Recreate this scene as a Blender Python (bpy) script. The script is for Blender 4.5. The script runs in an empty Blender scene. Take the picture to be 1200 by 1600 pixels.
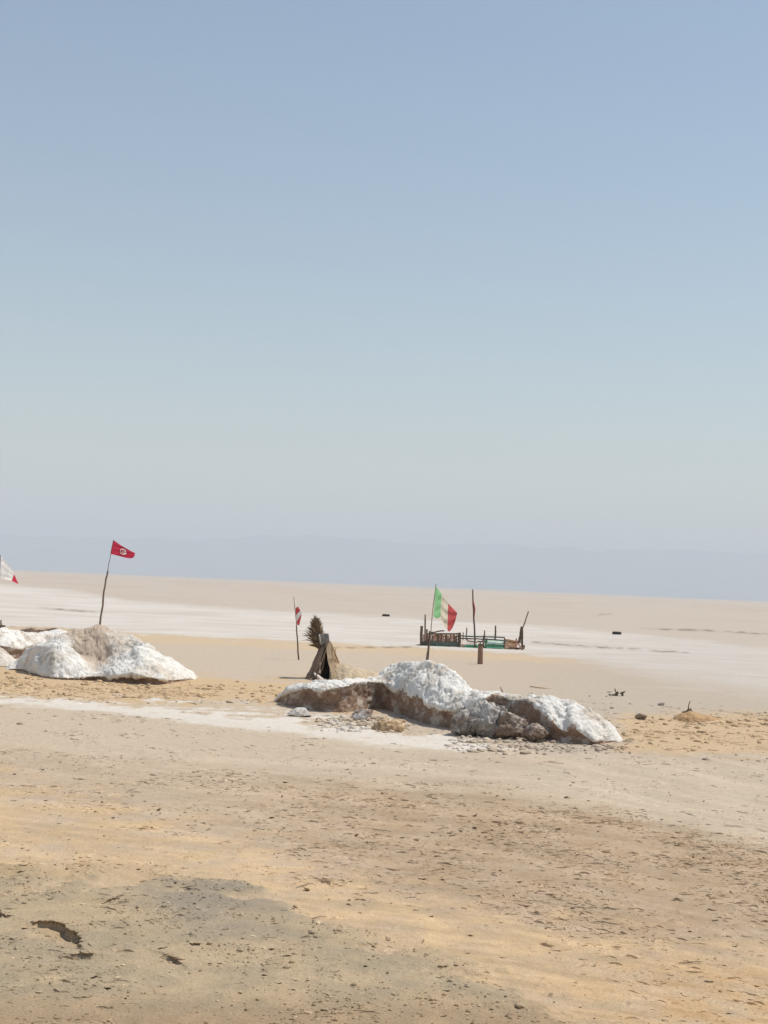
import bpy, math, random
import numpy as np
from mathutils import Vector, Matrix

random.seed(7)
rng = np.random.default_rng(11)
scene = bpy.context.scene
COL = scene.collection
R_ = math.radians

# ------------------------------------------------------------------ camera
CAM_H, FPX = 2.8, 2000.0                 # eye height, focal length in photo pixels (1200x1600)
HOR0, ROLLT = 914.0, 0.0417              # horizon row at the middle column, its slope
ROLL = math.atan(ROLLT)
PITCH = math.atan((HOR0 - 800) * math.cos(ROLL) / FPX)
_F = np.array([0, math.cos(PITCH), math.sin(PITCH)])
_U0 = np.array([0, -math.sin(PITCH), math.cos(PITCH)])
_X = np.array([1.0, 0, 0])
_Rt = math.cos(ROLL) * _X + math.sin(ROLL) * _U0
_Up = -math.sin(ROLL) * _X + math.cos(ROLL) * _U0
cam_d = bpy.data.cameras.new("camera")
cam = bpy.data.objects.new("camera", cam_d)
COL.objects.link(cam)
cam_d.sensor_fit = 'VERTICAL'
cam_d.sensor_height = 36
cam_d.lens = FPX / 1600 * 36
cam_d.clip_start, cam_d.clip_end = 0.1, 200000
m = Matrix.Identity(4)
for i in range(3):
    m[i][0], m[i][1], m[i][2] = _Rt[i], _Up[i], -_F[i]
m[2][3] = CAM_H
cam.matrix_world = m
scene.camera = cam

# ------------------------------------------------------------------ light
SUN_EL, SUN_AZ = R_(62), R_(16)          # azimuth from +X (photo right) towards +Y (away)
to_sun = Vector((math.cos(SUN_EL) * math.cos(SUN_AZ), math.cos(SUN_EL) * math.sin(SUN_AZ), math.sin(SUN_EL)))
sun_d = bpy.data.lights.new("sun", 'SUN')
sun_d.energy, sun_d.angle, sun_d.color = 4.2, R_(0.6), (1.0, 0.955, 0.88)
sun = bpy.data.objects.new("sun", sun_d)
COL.objects.link(sun)
sun.rotation_euler = to_sun.to_track_quat('Z', 'Y').to_euler()
sun.location = (20, 5, 40)

world = bpy.data.worlds.new("World")
scene.world = world
world.use_nodes = True
wn = world.node_tree.nodes
wl = world.node_tree.links
sky = wn.new("ShaderNodeTexSky")
sky.sky_type = 'NISHITA'
sky.sun_disc = False
sky.sun_elevation = SUN_EL
sky.sun_rotation = math.pi / 2 - SUN_AZ
sky.altitude = 0
sky.air_density, sky.dust_density, sky.ozone_density = 1.45, 0.3, 0.0
bgn = wn["Background"]
bgn.inputs[1].default_value = 0.108
wl.new(sky.outputs[0], bgn.inputs[0])

vs = scene.view_settings
vs.view_transform, vs.look, vs.exposure, vs.gamma = 'Standard', 'None', 0.0, 1.0
vs.use_curve_mapping = False
scene.render.engine = 'CYCLES'
scene.cycles.volume_bounces = 2
scene.cycles.max_bounces = 6
scene.cycles.use_denoising = True

# ------------------------------------------------------------------ helpers
def hor(px):
    return HOR0 + ROLLT * (np.asarray(px, float) - 600)

def ray(px, py):
    return _F * FPX + _Rt * (px - 600) + _Up * (800 - py)

def at(px, py, depth):
    """the place on the sight line of photo pixel (px, py) at world distance y = depth"""
    d = ray(px, py)
    t = depth / d[1]
    return np.array([d[0] * t, depth, CAM_H + d[2] * t])

def gnd(px, py, z=0.0):
    d = ray(px, py)
    t = (z - CAM_H) / d[2]
    return np.array([d[0] * t, d[1] * t, z])

def to_photo(x, y, z=0.0):
    """vectorised: world -> photo pixel"""
    P = np.stack([x, y, z - CAM_H + 0 * x], -1)
    c = P @ _F
    c = np.where(c < 0.3, 0.3, c)
    return 600 + FPX * (P @ _Rt) / c, 800 - FPX * (P @ _Up) / c

_perm = np.random.default_rng(3).permutation(256)
_perm = np.concatenate([_perm, _perm, _perm])
_g3 = np.random.default_rng(5).normal(size=(256, 3))
_g3 /= np.linalg.norm(_g3, axis=1)[:, None]
_ga = np.random.default_rng(6).uniform(0, 2 * np.pi, 256)
_g2 = np.stack([np.cos(_ga), np.sin(_ga)], -1)

def pn2(x, y):
    xi, yi = np.floor(x).astype(np.int64), np.floor(y).astype(np.int64)
    xf, yf = x - xi, y - yi
    u, v = xf ** 3 * (xf * (xf * 6 - 15) + 10), yf ** 3 * (yf * (yf * 6 - 15) + 10)
    xi &= 255; yi &= 255
    def g(ox, oy):
        h = _perm[_perm[(xi + ox) & 255] + ((yi + oy) & 255)]
        gg = _g2[h]
        return gg[..., 0] * (xf - ox) + gg[..., 1] * (yf - oy)
    a = g(0, 0); a = a + u * (g(1, 0) - a)
    b = g(0, 1); b = b + u * (g(1, 1) - b)
    return (a + v * (b - a)) * 1.5

def fb2(x, y, o=4, lac=2.03, gain=0.5):
    s, amp, t = 0, 1.0, 0.0
    for k in range(o):
        s = s + amp * pn2(x + 17.3 * k, y - 9.1 * k)
        t += amp; amp *= gain; x = x * lac; y = y * lac
    return s / t

def pn3(P):
    I = np.floor(P).astype(np.int64)
    f = P - I
    w = f ** 3 * (f * (f * 6 - 15) + 10)
    I &= 255
    def g(a, b, c):
        h = _perm[_perm[_perm[(I[..., 0] + a) & 255] + ((I[..., 1] + b) & 255)] + ((I[..., 2] + c) & 255)]
        return (_g3[h] * (f - np.array([a, b, c]))).sum(-1)
    x0 = [g(0, b, c) + w[..., 0] * (g(1, b, c) - g(0, b, c)) for b in (0, 1) for c in (0, 1)]
    y0 = x0[0] + w[..., 1] * (x0[2] - x0[0])
    y1 = x0[1] + w[..., 1] * (x0[3] - x0[1])
    return (y0 + w[..., 2] * (y1 - y0)) * 1.6

def fb3(P, o=4, gain=0.5):
    s, amp, t = 0, 1.0, 0.0
    for k in range(o):
        s = s + amp * pn3(P + 13.7 * k)
        t += amp; amp *= gain; P = P * 2.03
    return s / t

def sstep(a, b, x):
    t = np.clip((x - a) / (b - a), 0, 1)
    return t * t * (3 - 2 * t)

def lin(c):
    c = np.asarray(c, float) / 255
    return np.where(c <= 0.04045, c / 12.92, ((c + 0.055) / 1.055) ** 2.4)

def mesh_np(name, V, F, mat=None, parent=None, smooth=True, col=None, attrs=None, mats=None, midx=None):
    """V (n,3); F (m,k) all faces alike; ONE mesh object"""
    V = np.asarray(V, np.float32); F = np.asarray(F, np.int32)
    me = bpy.data.meshes.new(name)
    k = F.shape[1]
    me.vertices.add(len(V)); me.vertices.foreach_set("co", V.ravel())
    me.loops.add(F.size); me.loops.foreach_set("vertex_index", F.ravel())
    me.polygons.add(len(F))
    me.polygons.foreach_set("loop_start", np.arange(0, F.size, k, dtype=np.int32))
    me.polygons.foreach_set("use_smooth", np.full(len(F), smooth))
    for mm in (mats or ([mat] if mat else [])):
        me.materials.append(mm)
    if midx is not None:
        me.polygons.foreach_set("material_index", np.asarray(midx, np.int32))
    me.update(calc_edges=True)
    if col is not None:
        a = me.attributes.new("tint", 'FLOAT_COLOR', 'POINT')
        a.data.foreach_set("color", np.concatenate([col, np.ones((len(V), 1))], 1).astype(np.float32).ravel())
    for kk, vv in (attrs or {}).items():
        a = me.attributes.new(kk, 'FLOAT', 'POINT')
        a.data.foreach_set("value", np.asarray(vv, np.float32))
    o = bpy.data.objects.new(name, me)
    COL.objects.link(o)
    if parent is not None:
        o.parent = parent
        o.matrix_parent_inverse = Matrix.Translation(-Vector(parent.location))
    return o

def tag(o, label, cat, group=None):
    o["label"], o["category"] = label, cat
    if group:
        o["group"] = group
    return o

def thing(name, label, cat, loc, group=None):
    o = bpy.data.objects.new(name, None)
    COL.objects.link(o)
    o.location = Vector([float(c) for c in loc])
    o.empty_display_size = 0.2
    return tag(o, label, cat, group)

def grid_faces(nu, nv):
    i, j = np.meshgrid(np.arange(nu - 1), np.arange(nv - 1), indexing='ij')
    a = (i * nv + j).ravel()
    return np.stack([a, a + nv, a + nv + 1, a + 1], -1)

class MB:
    """collects the shapes of ONE mesh"""
    def __init__(s):
        s.v, s.f = [], []
    def add(s, V, F):
        n = len(s.v)
        s.v += [tuple(p) for p in V]
        s.f += [tuple(i + n for i in f) for f in F]
        return s
    def build(s, name, mat, parent=None, smooth=False, bevel=0.0):
        me = bpy.data.meshes.new(name)
        me.from_pydata([tuple(map(float, p)) for p in s.v], [], s.f)
        me.materials.append(mat)
        me.polygons.foreach_set("use_smooth", np.full(len(me.polygons), smooth))
        me.update()
        o = bpy.data.objects.new(name, me)
        COL.objects.link(o)
        if parent is not None:
            o.parent = parent
            o.matrix_parent_inverse = Matrix.Translation(-Vector(parent.location))
        if bevel:
            b = o.modifiers.new("bevel", 'BEVEL'); b.width = bevel; b.segments = 2
        return o

def nrm(v):
    v = np.asarray(v, float)
    return v / (np.linalg.norm(v) + 1e-12)

def plank(mb, p0, p1, w, t, side=None, n=5, wob=0.012, seed=0):
    """weathered board: rectangular section swept from p0 to p1, slightly uneven edges, chipped ends"""
    p0, p1 = np.asarray(p0, float), np.asarray(p1, float)
    r = random.Random(seed + int(abs(p0[0] * 977 + p1[2] * 631) * 10))
    ax = nrm(p1 - p0)
    s = nrm(side if side is not None else np.cross(ax, [0, 1, 0]))
    s = nrm(s - ax * np.dot(s, ax))
    q = np.cross(ax, s)
    V, F = [], []
    for k in range(n):
        c = p0 + (p1 - p0) * k / (n - 1)
        ww = w * (1 + r.uniform(-0.07, 0.07)); off = r.uniform(-wob, wob) * (0 < k < n - 1)
        for (a, b) in ((-1, -1), (1, -1), (1, 1), (-1, 1)):
            e = ax * r.uniform(-0.02, 0.02) * (k in (0, n - 1))
            V.append(c + s * (a * ww / 2 + off) + q * b * t / 2 + e)
    for k in range(n - 1):
        for j in range(4):
            a, b = k * 4 + j, k * 4 + (j + 1) % 4
            F.append((a, b, b + 4, a + 4))
    F += [(3, 2, 1, 0), tuple((n - 1) * 4 + j for j in range(4))]
    return mb.add(V, F)

def tube(mb, pts, rad, seg=8, wob=0.0, seed=1):
    pts = [np.asarray(p, float) for p in pts]
    r = random.Random(seed)
    if np.isscalar(rad):
        rad = [rad] * len(pts)
    V, F = [], []
    for k, p in enumerate(pts):
        ax = nrm(pts[min(k + 1, len(pts) - 1)] - pts[max(k - 1, 0)])
        s = nrm(np.cross(ax, [0.13, 1, 0.05])); q = np.cross(ax, s)
        for j in range(seg):
            a = 2 * math.pi * j / seg
            rr = rad[k] * (1 + r.uniform(-wob, wob))
            V.append(p + s * math.cos(a) * rr + q * math.sin(a) * rr)
    for k in range(len(pts) - 1):
        for j in range(seg):
            a, b = k * seg + j, k * seg + (j + 1) % seg
            F.append((a, b, b + seg, a + seg))
    F += [tuple(range(seg))[::-1], tuple((len(pts) - 1) * seg + j for j in range(seg))]
    return mb.add(V, F)

def bent(p0, p1, n=6, amp=0.02, seed=0):
    r = random.Random(seed)
    p0, p1 = np.asarray(p0, float), np.asarray(p1, float)
    out = []
    for k in range(n):
        o = np.array([r.uniform(-amp, amp), r.uniform(-amp, amp), 0]) * (0 < k < n - 1)
        out.append(p0 + (p1 - p0) * k / (n - 1) + o)
    return out

# ------------------------------------------------------------------ materials
def new_mat(name):
    mt = bpy.data.materials.new(name); mt.use_nodes = True
    nt = mt.node_tree
    b = nt.nodes["Principled BSDF"]
    b.inputs["Roughness"].default_value = 0.92
    b.inputs["Specular IOR Level"].default_value = 0.12
    return mt, nt, b

def nz(nt, scale, detail=4, rough=0.55, vec=None):
    n = nt.nodes.new("ShaderNodeTexNoise")
    n.inputs["Scale"].default_value = scale; n.inputs["Detail"].default_value = detail
    n.inputs["Roughness"].default_value = rough
    if vec is not None:
        nt.links.new(vec, n.inputs["Vector"])
    return n.outputs["Fac"]

def obvec(nt, scale=(1, 1, 1)):
    t = nt.nodes.new("ShaderNodeNewGeometry")
    mp = nt.nodes.new("ShaderNodeMapping"); mp.inputs["Scale"].default_value = scale
    nt.links.new(t.outputs["Position"], mp.inputs["Vector"])
    return mp.outputs[0]

def ramp(nt, fac, stops):
    r = nt.nodes.new("ShaderNodeValToRGB")
    e = r.color_ramp.elements
    while len(e) < len(stops):
        e.new(0.5)
    for el, (p, c) in zip(e, stops):
        el.position = p; el.color = (*c, 1) if len(c) == 3 else c
    nt.links.new(fac, r.inputs[0])
    return r.outputs[0]

def mul(nt, a, b, f=1.0, mode='MULTIPLY'):
    mx = nt.nodes.new("ShaderNodeMix"); mx.data_type = 'RGBA'; mx.blend_type = mode
    if isinstance(f, float):
        mx.inputs[0].default_value = f
    else:
        nt.links.new(f, mx.inputs[0])
    for s, i in ((a, 6), (b, 7)):
        if isinstance(s, tuple):
            mx.inputs[i].default_value = (*s, 1)
        else:
            nt.links.new(s, mx.inputs[i])
    return mx.outputs[2]

def bump(nt, b, h, dist, strength=1.0, normal=None):
    n = nt.nodes.new("ShaderNodeBump")
    n.inputs["Strength"].default_value = strength; n.inputs["Distance"].default_value = dist
    nt.links.new(h, n.inputs["Height"])
    if normal is not None:
        nt.links.new(normal, n.inputs["Normal"])
    nt.links.new(n.outputs[0], b.inputs["Normal"])
    return n.outputs[0]

def tint_out(nt):
    a = nt.nodes.new("ShaderNodeAttribute"); a.attribute_name = "tint"
    return a.outputs["Color"]

def mat_earth(name, fine=55.0, dist=0.012, lo=0.80, hi=1.16, ripple=0.0):
    mt, nt, b = new_mat(name)
    v = obvec(nt)
    c = tint_out(nt)
    n1 = ramp(nt, nz(nt, fine, 5, 0.65, v), [(0.28, (lo, lo * .98, lo * .95)), (0.5, (1, 1, 1)), (0.74, (hi, hi, hi))])
    n2 = ramp(nt, nz(nt, 7.0, 4, 0.6, v), [(0.3, (.93, .92, .90)), (0.7, (1.06, 1.06, 1.07))])
    c = mul(nt, mul(nt, c, n1), n2)
    nt.links.new(c, b.inputs["Base Color"])
    b.inputs["Roughness"].default_value = 1.0
    b.inputs["Specular IOR Level"].default_value = 0.05
    prev = None
    if ripple:
        prev = bump(nt, b, nz(nt, 7.5, 5, 0.68, obvec(nt, (.8, 1.25, 1))), ripple, 0.75)
    if dist:
        bump(nt, b, nz(nt, fine * .6, 5, 0.6, v), dist, 0.8, prev)
    return mt

M_GROUND = mat_earth("desert_ground", 60, 0.010, ripple=0.045)
M_FLAKE = mat_earth("mud_flake", 80, 0)
M_CLAY = mat_earth("brown_clay", 26, 0.05, .62, 1.3)
M_SALT = mat_earth("salt_crust", 34, 0.020, .90, 1.07)

def mat_wood(name, c1, c2, c3, stretch=(9, 9, 1.4), sc=6, lift=1.4):
    mt, nt, b = new_mat(name)
    v = obvec(nt, stretch)
    n = nz(nt, sc, 6, 0.65, v)
    c1, c2, c3 = (tuple(min(x * lift, .85) for x in q) for q in (c1, c2, c3))
    c = ramp(nt, n, [(0.25, c1), (0.5, c2), (0.75, c3)])
    g = ramp(nt, nz(nt, 1.7, 2, 0.5, obvec(nt)), [(0.3, (.75, .75, .75)), (0.7, (1.15, 1.12, 1.1))])
    nt.links.new(mul(nt, c, g), b.inputs["Base Color"])
    bump(nt, b, n, 0.01, 0.7)
    return mt

M_WOOD = mat_wood("weathered_wood", (.10, .075, .055), (.20, .15, .11), (.30, .235, .175))
M_WOODD = mat_wood("dark_old_wood", (.05, .037, .028), (.11, .08, .06), (.18, .135, .10))
M_WOODP = mat_wood("pale_and_sunlit_wood", (.30, .22, .14), (.46, .35, .23), (.58, .46, .32))  # pale wood; also gives the hut's right side its sunlit tone
M_WOODR = mat_wood("reddish_board", (.28, .15, .11), (.42, .25, .19), (.52, .35, .28), (9, 9, 1.4), 5)
M_WOODO = mat_wood("orange_board", (.34, .18, .09), (.52, .30, .17), (.62, .40, .26), (1.4, 9, 9), 5)
M_PALM = mat_wood("dry_palm", (.07, .05, .033), (.16, .115, .075), (.27, .205, .14), (4, 4, 4), 8)
M_GREYT = mat_wood("grey_tin", (.09, .085, .08), (.19, .185, .18), (.40, .40, .39), (3, 3, 3), 5)
M_GREENW = mat_wood("worn_green_paint", (.02, .09, .045), (.06, .20, .11), (.16, .30, .19), (3, 9, 9), 4)
M_GREENB = mat_wood("bright_green_paint", (.05, .26, .11), (.09, .38, .18), (.22, .55, .30), (3, 9, 9), 3)
M_MINT = mat_wood("pale_mint_paint", (.45, .62, .50), (.62, .76, .66), (.74, .82, .75), (2, 5, 5), 3, 1.05)
M_LGREEN = mat_wood("light_green_paint", (.16, .45, .26), (.28, .62, .38), (.42, .72, .50), (2, 5, 5), 3, 1.0)
M_GREYG = mat_wood("grey_green_board", (.05, .065, .055), (.105, .125, .105), (.22, .23, .20), (1.4, 9, 9), 5)
M_RAG = mat_wood("pale_rag", (.45, .38, .33), (.58, .50, .45), (.66, .60, .55), (5, 5, 5), 4)
M_VOID = mat_wood("charred_cloth", (.012, .010, .010), (.02, .018, .018), (.035, .03, .03), (3, 3, 3), 4, .8)  # near-black tone painting the shade inside the hut

mt, nt, b = new_mat("old_rubber")
nt.links.new(ramp(nt, nz(nt, 9, 4, .6, obvec(nt)), [(.35, (.035, .033, .030)), (.65, (.11, .10, .085))]), b.inputs["Base Color"])
b.inputs["Roughness"].default_value = 0.85
M_TYRE = mt

def mat_cloth(name, c, trans=0.35):
    mt, nt, b = new_mat(name)
    v = obvec(nt)
    cc = ramp(nt, nz(nt, 9, 3, .5, v), [(.3, tuple(x * .86 for x in c)), (.7, tuple(min(x * 1.08, 1) for x in c))])
    nt.links.new(cc, b.inputs["Base Color"])
    bump(nt, b, nz(nt, 260, 2, .5, v), 0.002, .3)
    tr = nt.nodes.new("ShaderNodeBsdfTranslucent")
    nt.links.new(cc, tr.inputs[0])
    mx = nt.nodes.new("ShaderNodeMixShader"); mx.inputs[0].default_value = trans
    nt.links.new(b.outputs[0], mx.inputs[1]); nt.links.new(tr.outputs[0], mx.inputs[2])
    nt.links.new(mx.outputs[0], nt.nodes["Material Output"].inputs[0])
    return mt

C_RED = mat_cloth("red_cloth", (.58, .045, .085), .45)
C_RED2 = mat_cloth("faded_red_cloth", (.58, .11, .11), .45)
C_GREEN = mat_cloth("green_cloth", (.33, .66, .32), .5)
C_WHITE = mat_cloth("white_cloth", (.84, .82, .78), .5)
C_WHITE_SHADE = mat_cloth("shaded_white_cloth", (.78, .70, .56), .45)  # white cloth with its shaded tone put into the colour
C_BLUE = mat_cloth("blue_cloth", (.06, .07, .22))
C_CREST = mat_cloth("emblem_white", (.80, .72, .68), .2)

# ================================================================== GROUND
K = 1.245                                           # sunlit brightness of a white surface
def pal(r, g, bb):
    return lin((r, g, bb)) / K * np.array([1.02, .988, .962])
P_FAR, P_SALT, P_OCH1, P_TAN = pal(207, 195, 181), pal(228, 222, 213), pal(220, 196, 162), pal(210, 194, 174)
P_GREYTAN, P_OCH2, P_WHITE = pal(199, 186, 169), pal(217, 190, 153), pal(245, 240, 231)
P_BEIGE, P_BROWN, P_ORANGE = pal(212, 193, 170), pal(191, 167, 138), pal(219, 191, 153)
P_GREY, P_DGREY, P_BUFF, P_PALE = pal(178, 163, 138), pal(163, 152, 136), pal(197, 176, 145), pal(211, 196, 173)

def L(pts):
    xs, ys = zip(*pts)
    return lambda x: np.interp(x, xs, ys)

L_far = L([(-300, 903), (0, 914), (60, 919), (130, 926), (200, 938), (300, 946), (470, 957), (640, 965), (850, 978), (1000, 990), (1100, 1001), (1200, 1013), (1500, 1050)])
L_end = L([(-300, 975), (0, 980), (150, 984), (215, 990), (300, 993), (430, 1000), (650, 1012), (820, 1022), (890, 1028), (1000, 1046), (1200, 1078), (1500, 1120)])
L_endw = L([(-300, 2), (800, 2), (890, 6), (960, 18), (1200, 30)])
L_c1 = L([(-300, 1030), (0, 1040), (150, 1058), (300, 1056), (380, 1064), (470, 1068), (560, 1066)])
L_c2 = L([(-300, 1075), (0, 1086), (150, 1097), (300, 1098), (440, 1102), (520, 1118)])
L_wh = L([(-300, 1085), (0, 1097), (100, 1104), (200, 1110), (300, 1118), (420, 1132), (500, 1143), (600, 1153), (760, 1165), (900, 1180)])
L_whw = L([(-300, 4), (0, 6), (100, 8), (250, 12), (420, 15), (560, 13), (700, 9), (760, 4), (830, 1)])
L_m1 = L([(-300, 1150), (0, 1172), (300, 1205), (600, 1225), (800, 1240), (1000, 1275), (1200, 1318), (1500, 1370)])
L_m2 = L([(-300, 1195), (0, 1228), (200, 1268), (400, 1335), (600, 1392), (800, 1432), (1000, 1462), (1200, 1492), (1500, 1530)])
L_g = L([(-500, 1340), (-300, 1352), (0, 1372), (100, 1386), (200, 1386), (300, 1374), (400, 1396), (460, 1430), (520, 1466), (600, 1488), (700, 1515), (800, 1556), (900, 1600), (1000, 1640), (1500, 1800)])

def blend(c, p, w):
    return c + (p - c) * w[..., None]

def ground_color(px, py, x, y):
    r = np.hypot(x, y) + 1e-6
    lx, ly = np.arctan2(x, y) * 30, np.log(r) * 16     # noise that grows with distance
    big = fb2(lx * .22, ly * .5, 4)
    med = fb2(lx * .9 + 40, ly * 1.6, 4)
    streak = fb2(lx * .35 + 9, ly * 4.0 + 30, 3)
    yy = np.clip(py - hor(px), 1, 900)
    tiny = fb2(x * 2.1, y * 2.1, 4) * sstep(90, 30, r)
    q = np.sqrt(yy / 100)
    w1 = py + (big * 9 + med * 6 + streak * 4 + tiny * 8) * q
    c = np.broadcast_to(P_FAR, px.shape + (3,)).copy()
    c = blend(c, pal(201, 184, 169), np.clip(.55 * sstep(.0, .35, streak), 0, 1) * sstep(70, 10, yy))
    # salt sheet in the middle distance
    wf = py + (med * 5 + streak * 7) * np.sqrt(yy / 60)
    s = sstep(-2.5, 3.5, wf - L_far(px))
    salt = P_SALT + (P_FAR - P_SALT) * np.clip(.25 + .9 * streak + .3 * med, 0, .8)[..., None]
    salt = salt + (pal(206, 199, 190) - salt) * (sstep(700, 1100, px) * .5 * sstep(985, 1010, py))[..., None]
    c = c + (salt - c) * s[..., None]
    # tongue of salt left
    c = blend(c, P_SALT, sstep(150, 60, px) * np.exp(-((wf - 920 - px * .03) / 3.0) ** 2) * .7)
    # tan flat beyond the mounds, ochre rim
    e = sstep(-1, 1, (w1 - L_end(px)) / L_endw(px))
    tan = P_TAN + (P_GREYTAN - P_TAN) * (sstep(500, 1100, px) * .8)[..., None]
    c = c + (tan - c) * e[..., None]
    rim = np.exp(-((w1 - L_end(px) - 7) / 6.0) ** 2) * sstep(960, 780, px) * .9
    c = blend(c, P_OCH1, rim)
    c = blend(c, P_SALT, .35 * sstep(.1, .4, streak) * sstep(850, 1050, px) * sstep(1120, 1040, py) * e)
    # ochre cloddy strips around the mounds
    och = sstep(-7, 5, w1 - L_c1(px)) * sstep(6, -5, w1 - L_c2(px)) * sstep(640, 480, px)
    c = blend(c, P_OCH2, och)
    och = sstep(930, 1000, px + med * 60) * sstep(1105, 1128, w1) * sstep(1190, 1165, w1)
    c = blend(c, P_OCH2, och * .9)
    # nearer flat
    n = sstep(-4, 10, w1 - (L_c2(px) + sstep(500, 950, px) * 62))
    near = P_BEIGE + (P_PALE - P_BEIGE) * np.clip(.4 + med, 0, 1)[..., None]
    c = c + (near - c) * n[..., None]
    wh = sstep(1.25, .55, np.abs(w1 - L_wh(px)) / (L_whw(px) + .01) - med * .9 - streak * .7 - tiny * .7) * sstep(850, 740, px)
    c = blend(c, P_WHITE, wh * .95)
    wt = np.exp(-((w1 - L_wh(px) - 14) / 30) ** 2) * .4 * sstep(900, 700, px)
    c = blend(c, P_PALE, wt)
    # rough brown band, ochre band
    mm = sstep(-26, 26, w1 - L_m1(px))
    c = blend(c, P_BROWN, mm * np.clip(.35 + .5 * sstep(100, 700, px) + .5 * med, 0, 1))
    pp = sstep(820, 900, px + med * 80) * sstep(1180, 1200, w1) * sstep(22, -26, w1 - (1250 + (px - 860) * .17))
    c = blend(c, P_PALE, pp * .6)
    oo = sstep(-34, 30, w1 - L_m2(px) + med * 30)
    c = blend(c, P_ORANGE, oo * np.clip(.72 + .8 * med + .3 * streak + .5 * tiny, .2, 1))
    c = blend(c, pal(200, 164, 122), oo * sstep(700, 1100, px) * sstep(1480, 1540, py) * np.clip(.3 + med, 0, .8))
    # old wheel tracks running along the flat
    sd_ = py - L_m1(px)
    trk = fb2(px * .0035 + 3, sd_ * .055, 3) + .6 * fb2(px * .008 + 30, sd_ * .16 + 8, 2)
    c = c * (1 + .20 * np.clip(trk, -.6, .6) * sstep(1140, 1210, py) * (1 + .25 * tiny))[..., None]
    # grey crusty ground in the foreground
    gg = sstep(-26, 20, w1 - L_g(px) + med * 8 + tiny * 34)
    gc = P_GREY + (P_BUFF - P_GREY) * np.clip(.35 + 1.6 * med + .8 * big, 0, 1)[..., None]
    c = c + (gc - c) * gg[..., None]
    dk = np.exp(-(((px - 325) / 105) ** 2 + ((w1 - 1418 - (px - 325) * .1) / 34) ** 2)) * gg
    c = blend(c, P_DGREY, np.clip(dk * 1.0 + dk * tiny * 1.2, 0, 1))
    bf = np.exp(-(((px - 90) / 150) ** 2 + ((w1 - 1440) / 17) ** 2)) + np.exp(-(((px - 330) / 150) ** 2 + ((w1 - 1508 - (px - 330) * .05) / 16) ** 2))
    c = blend(c, P_BUFF, np.clip(bf, 0, .85) * gg)
    c = blend(c, pal(196, 172, 136), np.exp(-(((px - 60) / 170) ** 2 + ((w1 - 1368) / 12) ** 2)) * .7)
    c = blend(c, pal(172, 144, 112), gg * sstep(1540, 1610, py) * .5)
    return c, gg, oo, mm, wh

def rough_amount(px, py, x, y, gg, oo, mm):
    """how flaky / cloddy the surface is"""
    r = .25 + 0 * px
    r = r + .75 * mm * (1 - .55 * oo) * (1 - gg)
    r = r + .45 * gg
    r = np.maximum(r, 1.0 * sstep(-4, 6, py - L_c1(px)) * sstep(8, -2, py - L_c2(px)) * sstep(520, 430, px))
    r = np.maximum(r, .9 * sstep(950, 1000, px) * sstep(1108, 1124, py) * sstep(1190, 1165, py))
    r = r * sstep(960, 1040, py)
    return r

SCARP = [  # little collapsed edges in the foreground crust: polyline in photo pixels, drop in metres, reach
    ([(44, 1456), (60, 1453), (84, 1453), (100, 1458), (108, 1466), (124, 1470), (129, 1476), (125, 1482), (127, 1494)], .075, .42),
    ([(100, 1501), (118, 1501), (140, 1504), (152, 1505)], .035, .16),
    ([(0, 1437), (10, 1441), (18, 1444)], .04, .2),
    ([(250, 1502), (270, 1508), (282, 1512), (287, 1517)], .035, .22),
    ([(160, 1424), (175, 1417), (185, 1414)], .03, .15),
]

def pit(x, y):
    z = np.zeros_like(x)
    for pts, drop, reach in SCARP:
        W = np.array([gnd(a, b_)[:2] for a, b_ in pts])
        lo, hi = W.min(0) - 1.2, W.max(0) + 1.2
        m_ = (x > lo[0]) & (x < hi[0]) & (y > lo[1]) & (y < hi[1])
        if not m_.any():
            continue
        q = np.stack([x[m_], y[m_]], -1)
        wob = .06 * np.stack([fb2(q[:, 0] * 5, q[:, 1] * 5, 3), fb2(q[:, 0] * 5 + 50, q[:, 1] * 5, 3)], -1)
        q = q + wob
        best = np.full(len(q), 9.0); side = np.zeros(len(q)); endf = np.zeros(len(q))
        tot = len(W) - 1
        for k in range(tot):
            a, d = W[k], W[k + 1] - W[k]
            t = np.clip(((q - a) @ d) / (d @ d), 0, 1)
            e = q - (a + t[:, None] * d)
            ds = np.hypot(e[:, 0], e[:, 1])
            cr = d[0] * (q[:, 1] - a[1]) - d[1] * (q[:, 0] - a[0])     # <0: nearer / left of the edge
            up = ds < best
            best = np.where(up, ds, best); side = np.where(up, cr, side)
            endf = np.where(up, (k + t) / tot, endf)
        taper = np.sin(np.pi * np.clip(endf * .9 + .06, 0, 1)) ** .6
        inside = sstep(-.01, .03, np.where(side < 0, best, -best))
        fall = np.clip(1 - best / reach, 0, 1) ** 1.3
        z[m_] -= drop * inside * fall * taper * np.where(side < 0, 1, 0)
        z[m_] += .012 * np.exp(-(best / .12) ** 2) * (side > 0) * taper
    return z

def ground_z(x, y, px, py, gg, oo, mm, fine=True):
    z = .035 * fb2(x * .18, y * .18, 3) * sstep(4, 12, np.hypot(x, y)) * sstep(400, 60, np.hypot(x, y))
    z = z + .05 * gg
    if fine:
        r = np.hypot(x, y)
        f = sstep(70, 25, r)
        ra = rough_amount(px, py, x, y, gg, oo, mm)
        a = fb2(x * 6.0, y * 6.0, 3)
        z = z + f * (.012 * fb2(x * 1.7, y * 1.7, 2) + .006 * ra * fb2(x * 4.5 + 31, y * 3.0, 2) * sstep(26, 12, r) + .004 * ra * a * sstep(15, 9, r))
        z = z + pit(x, y)
    return z

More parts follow.
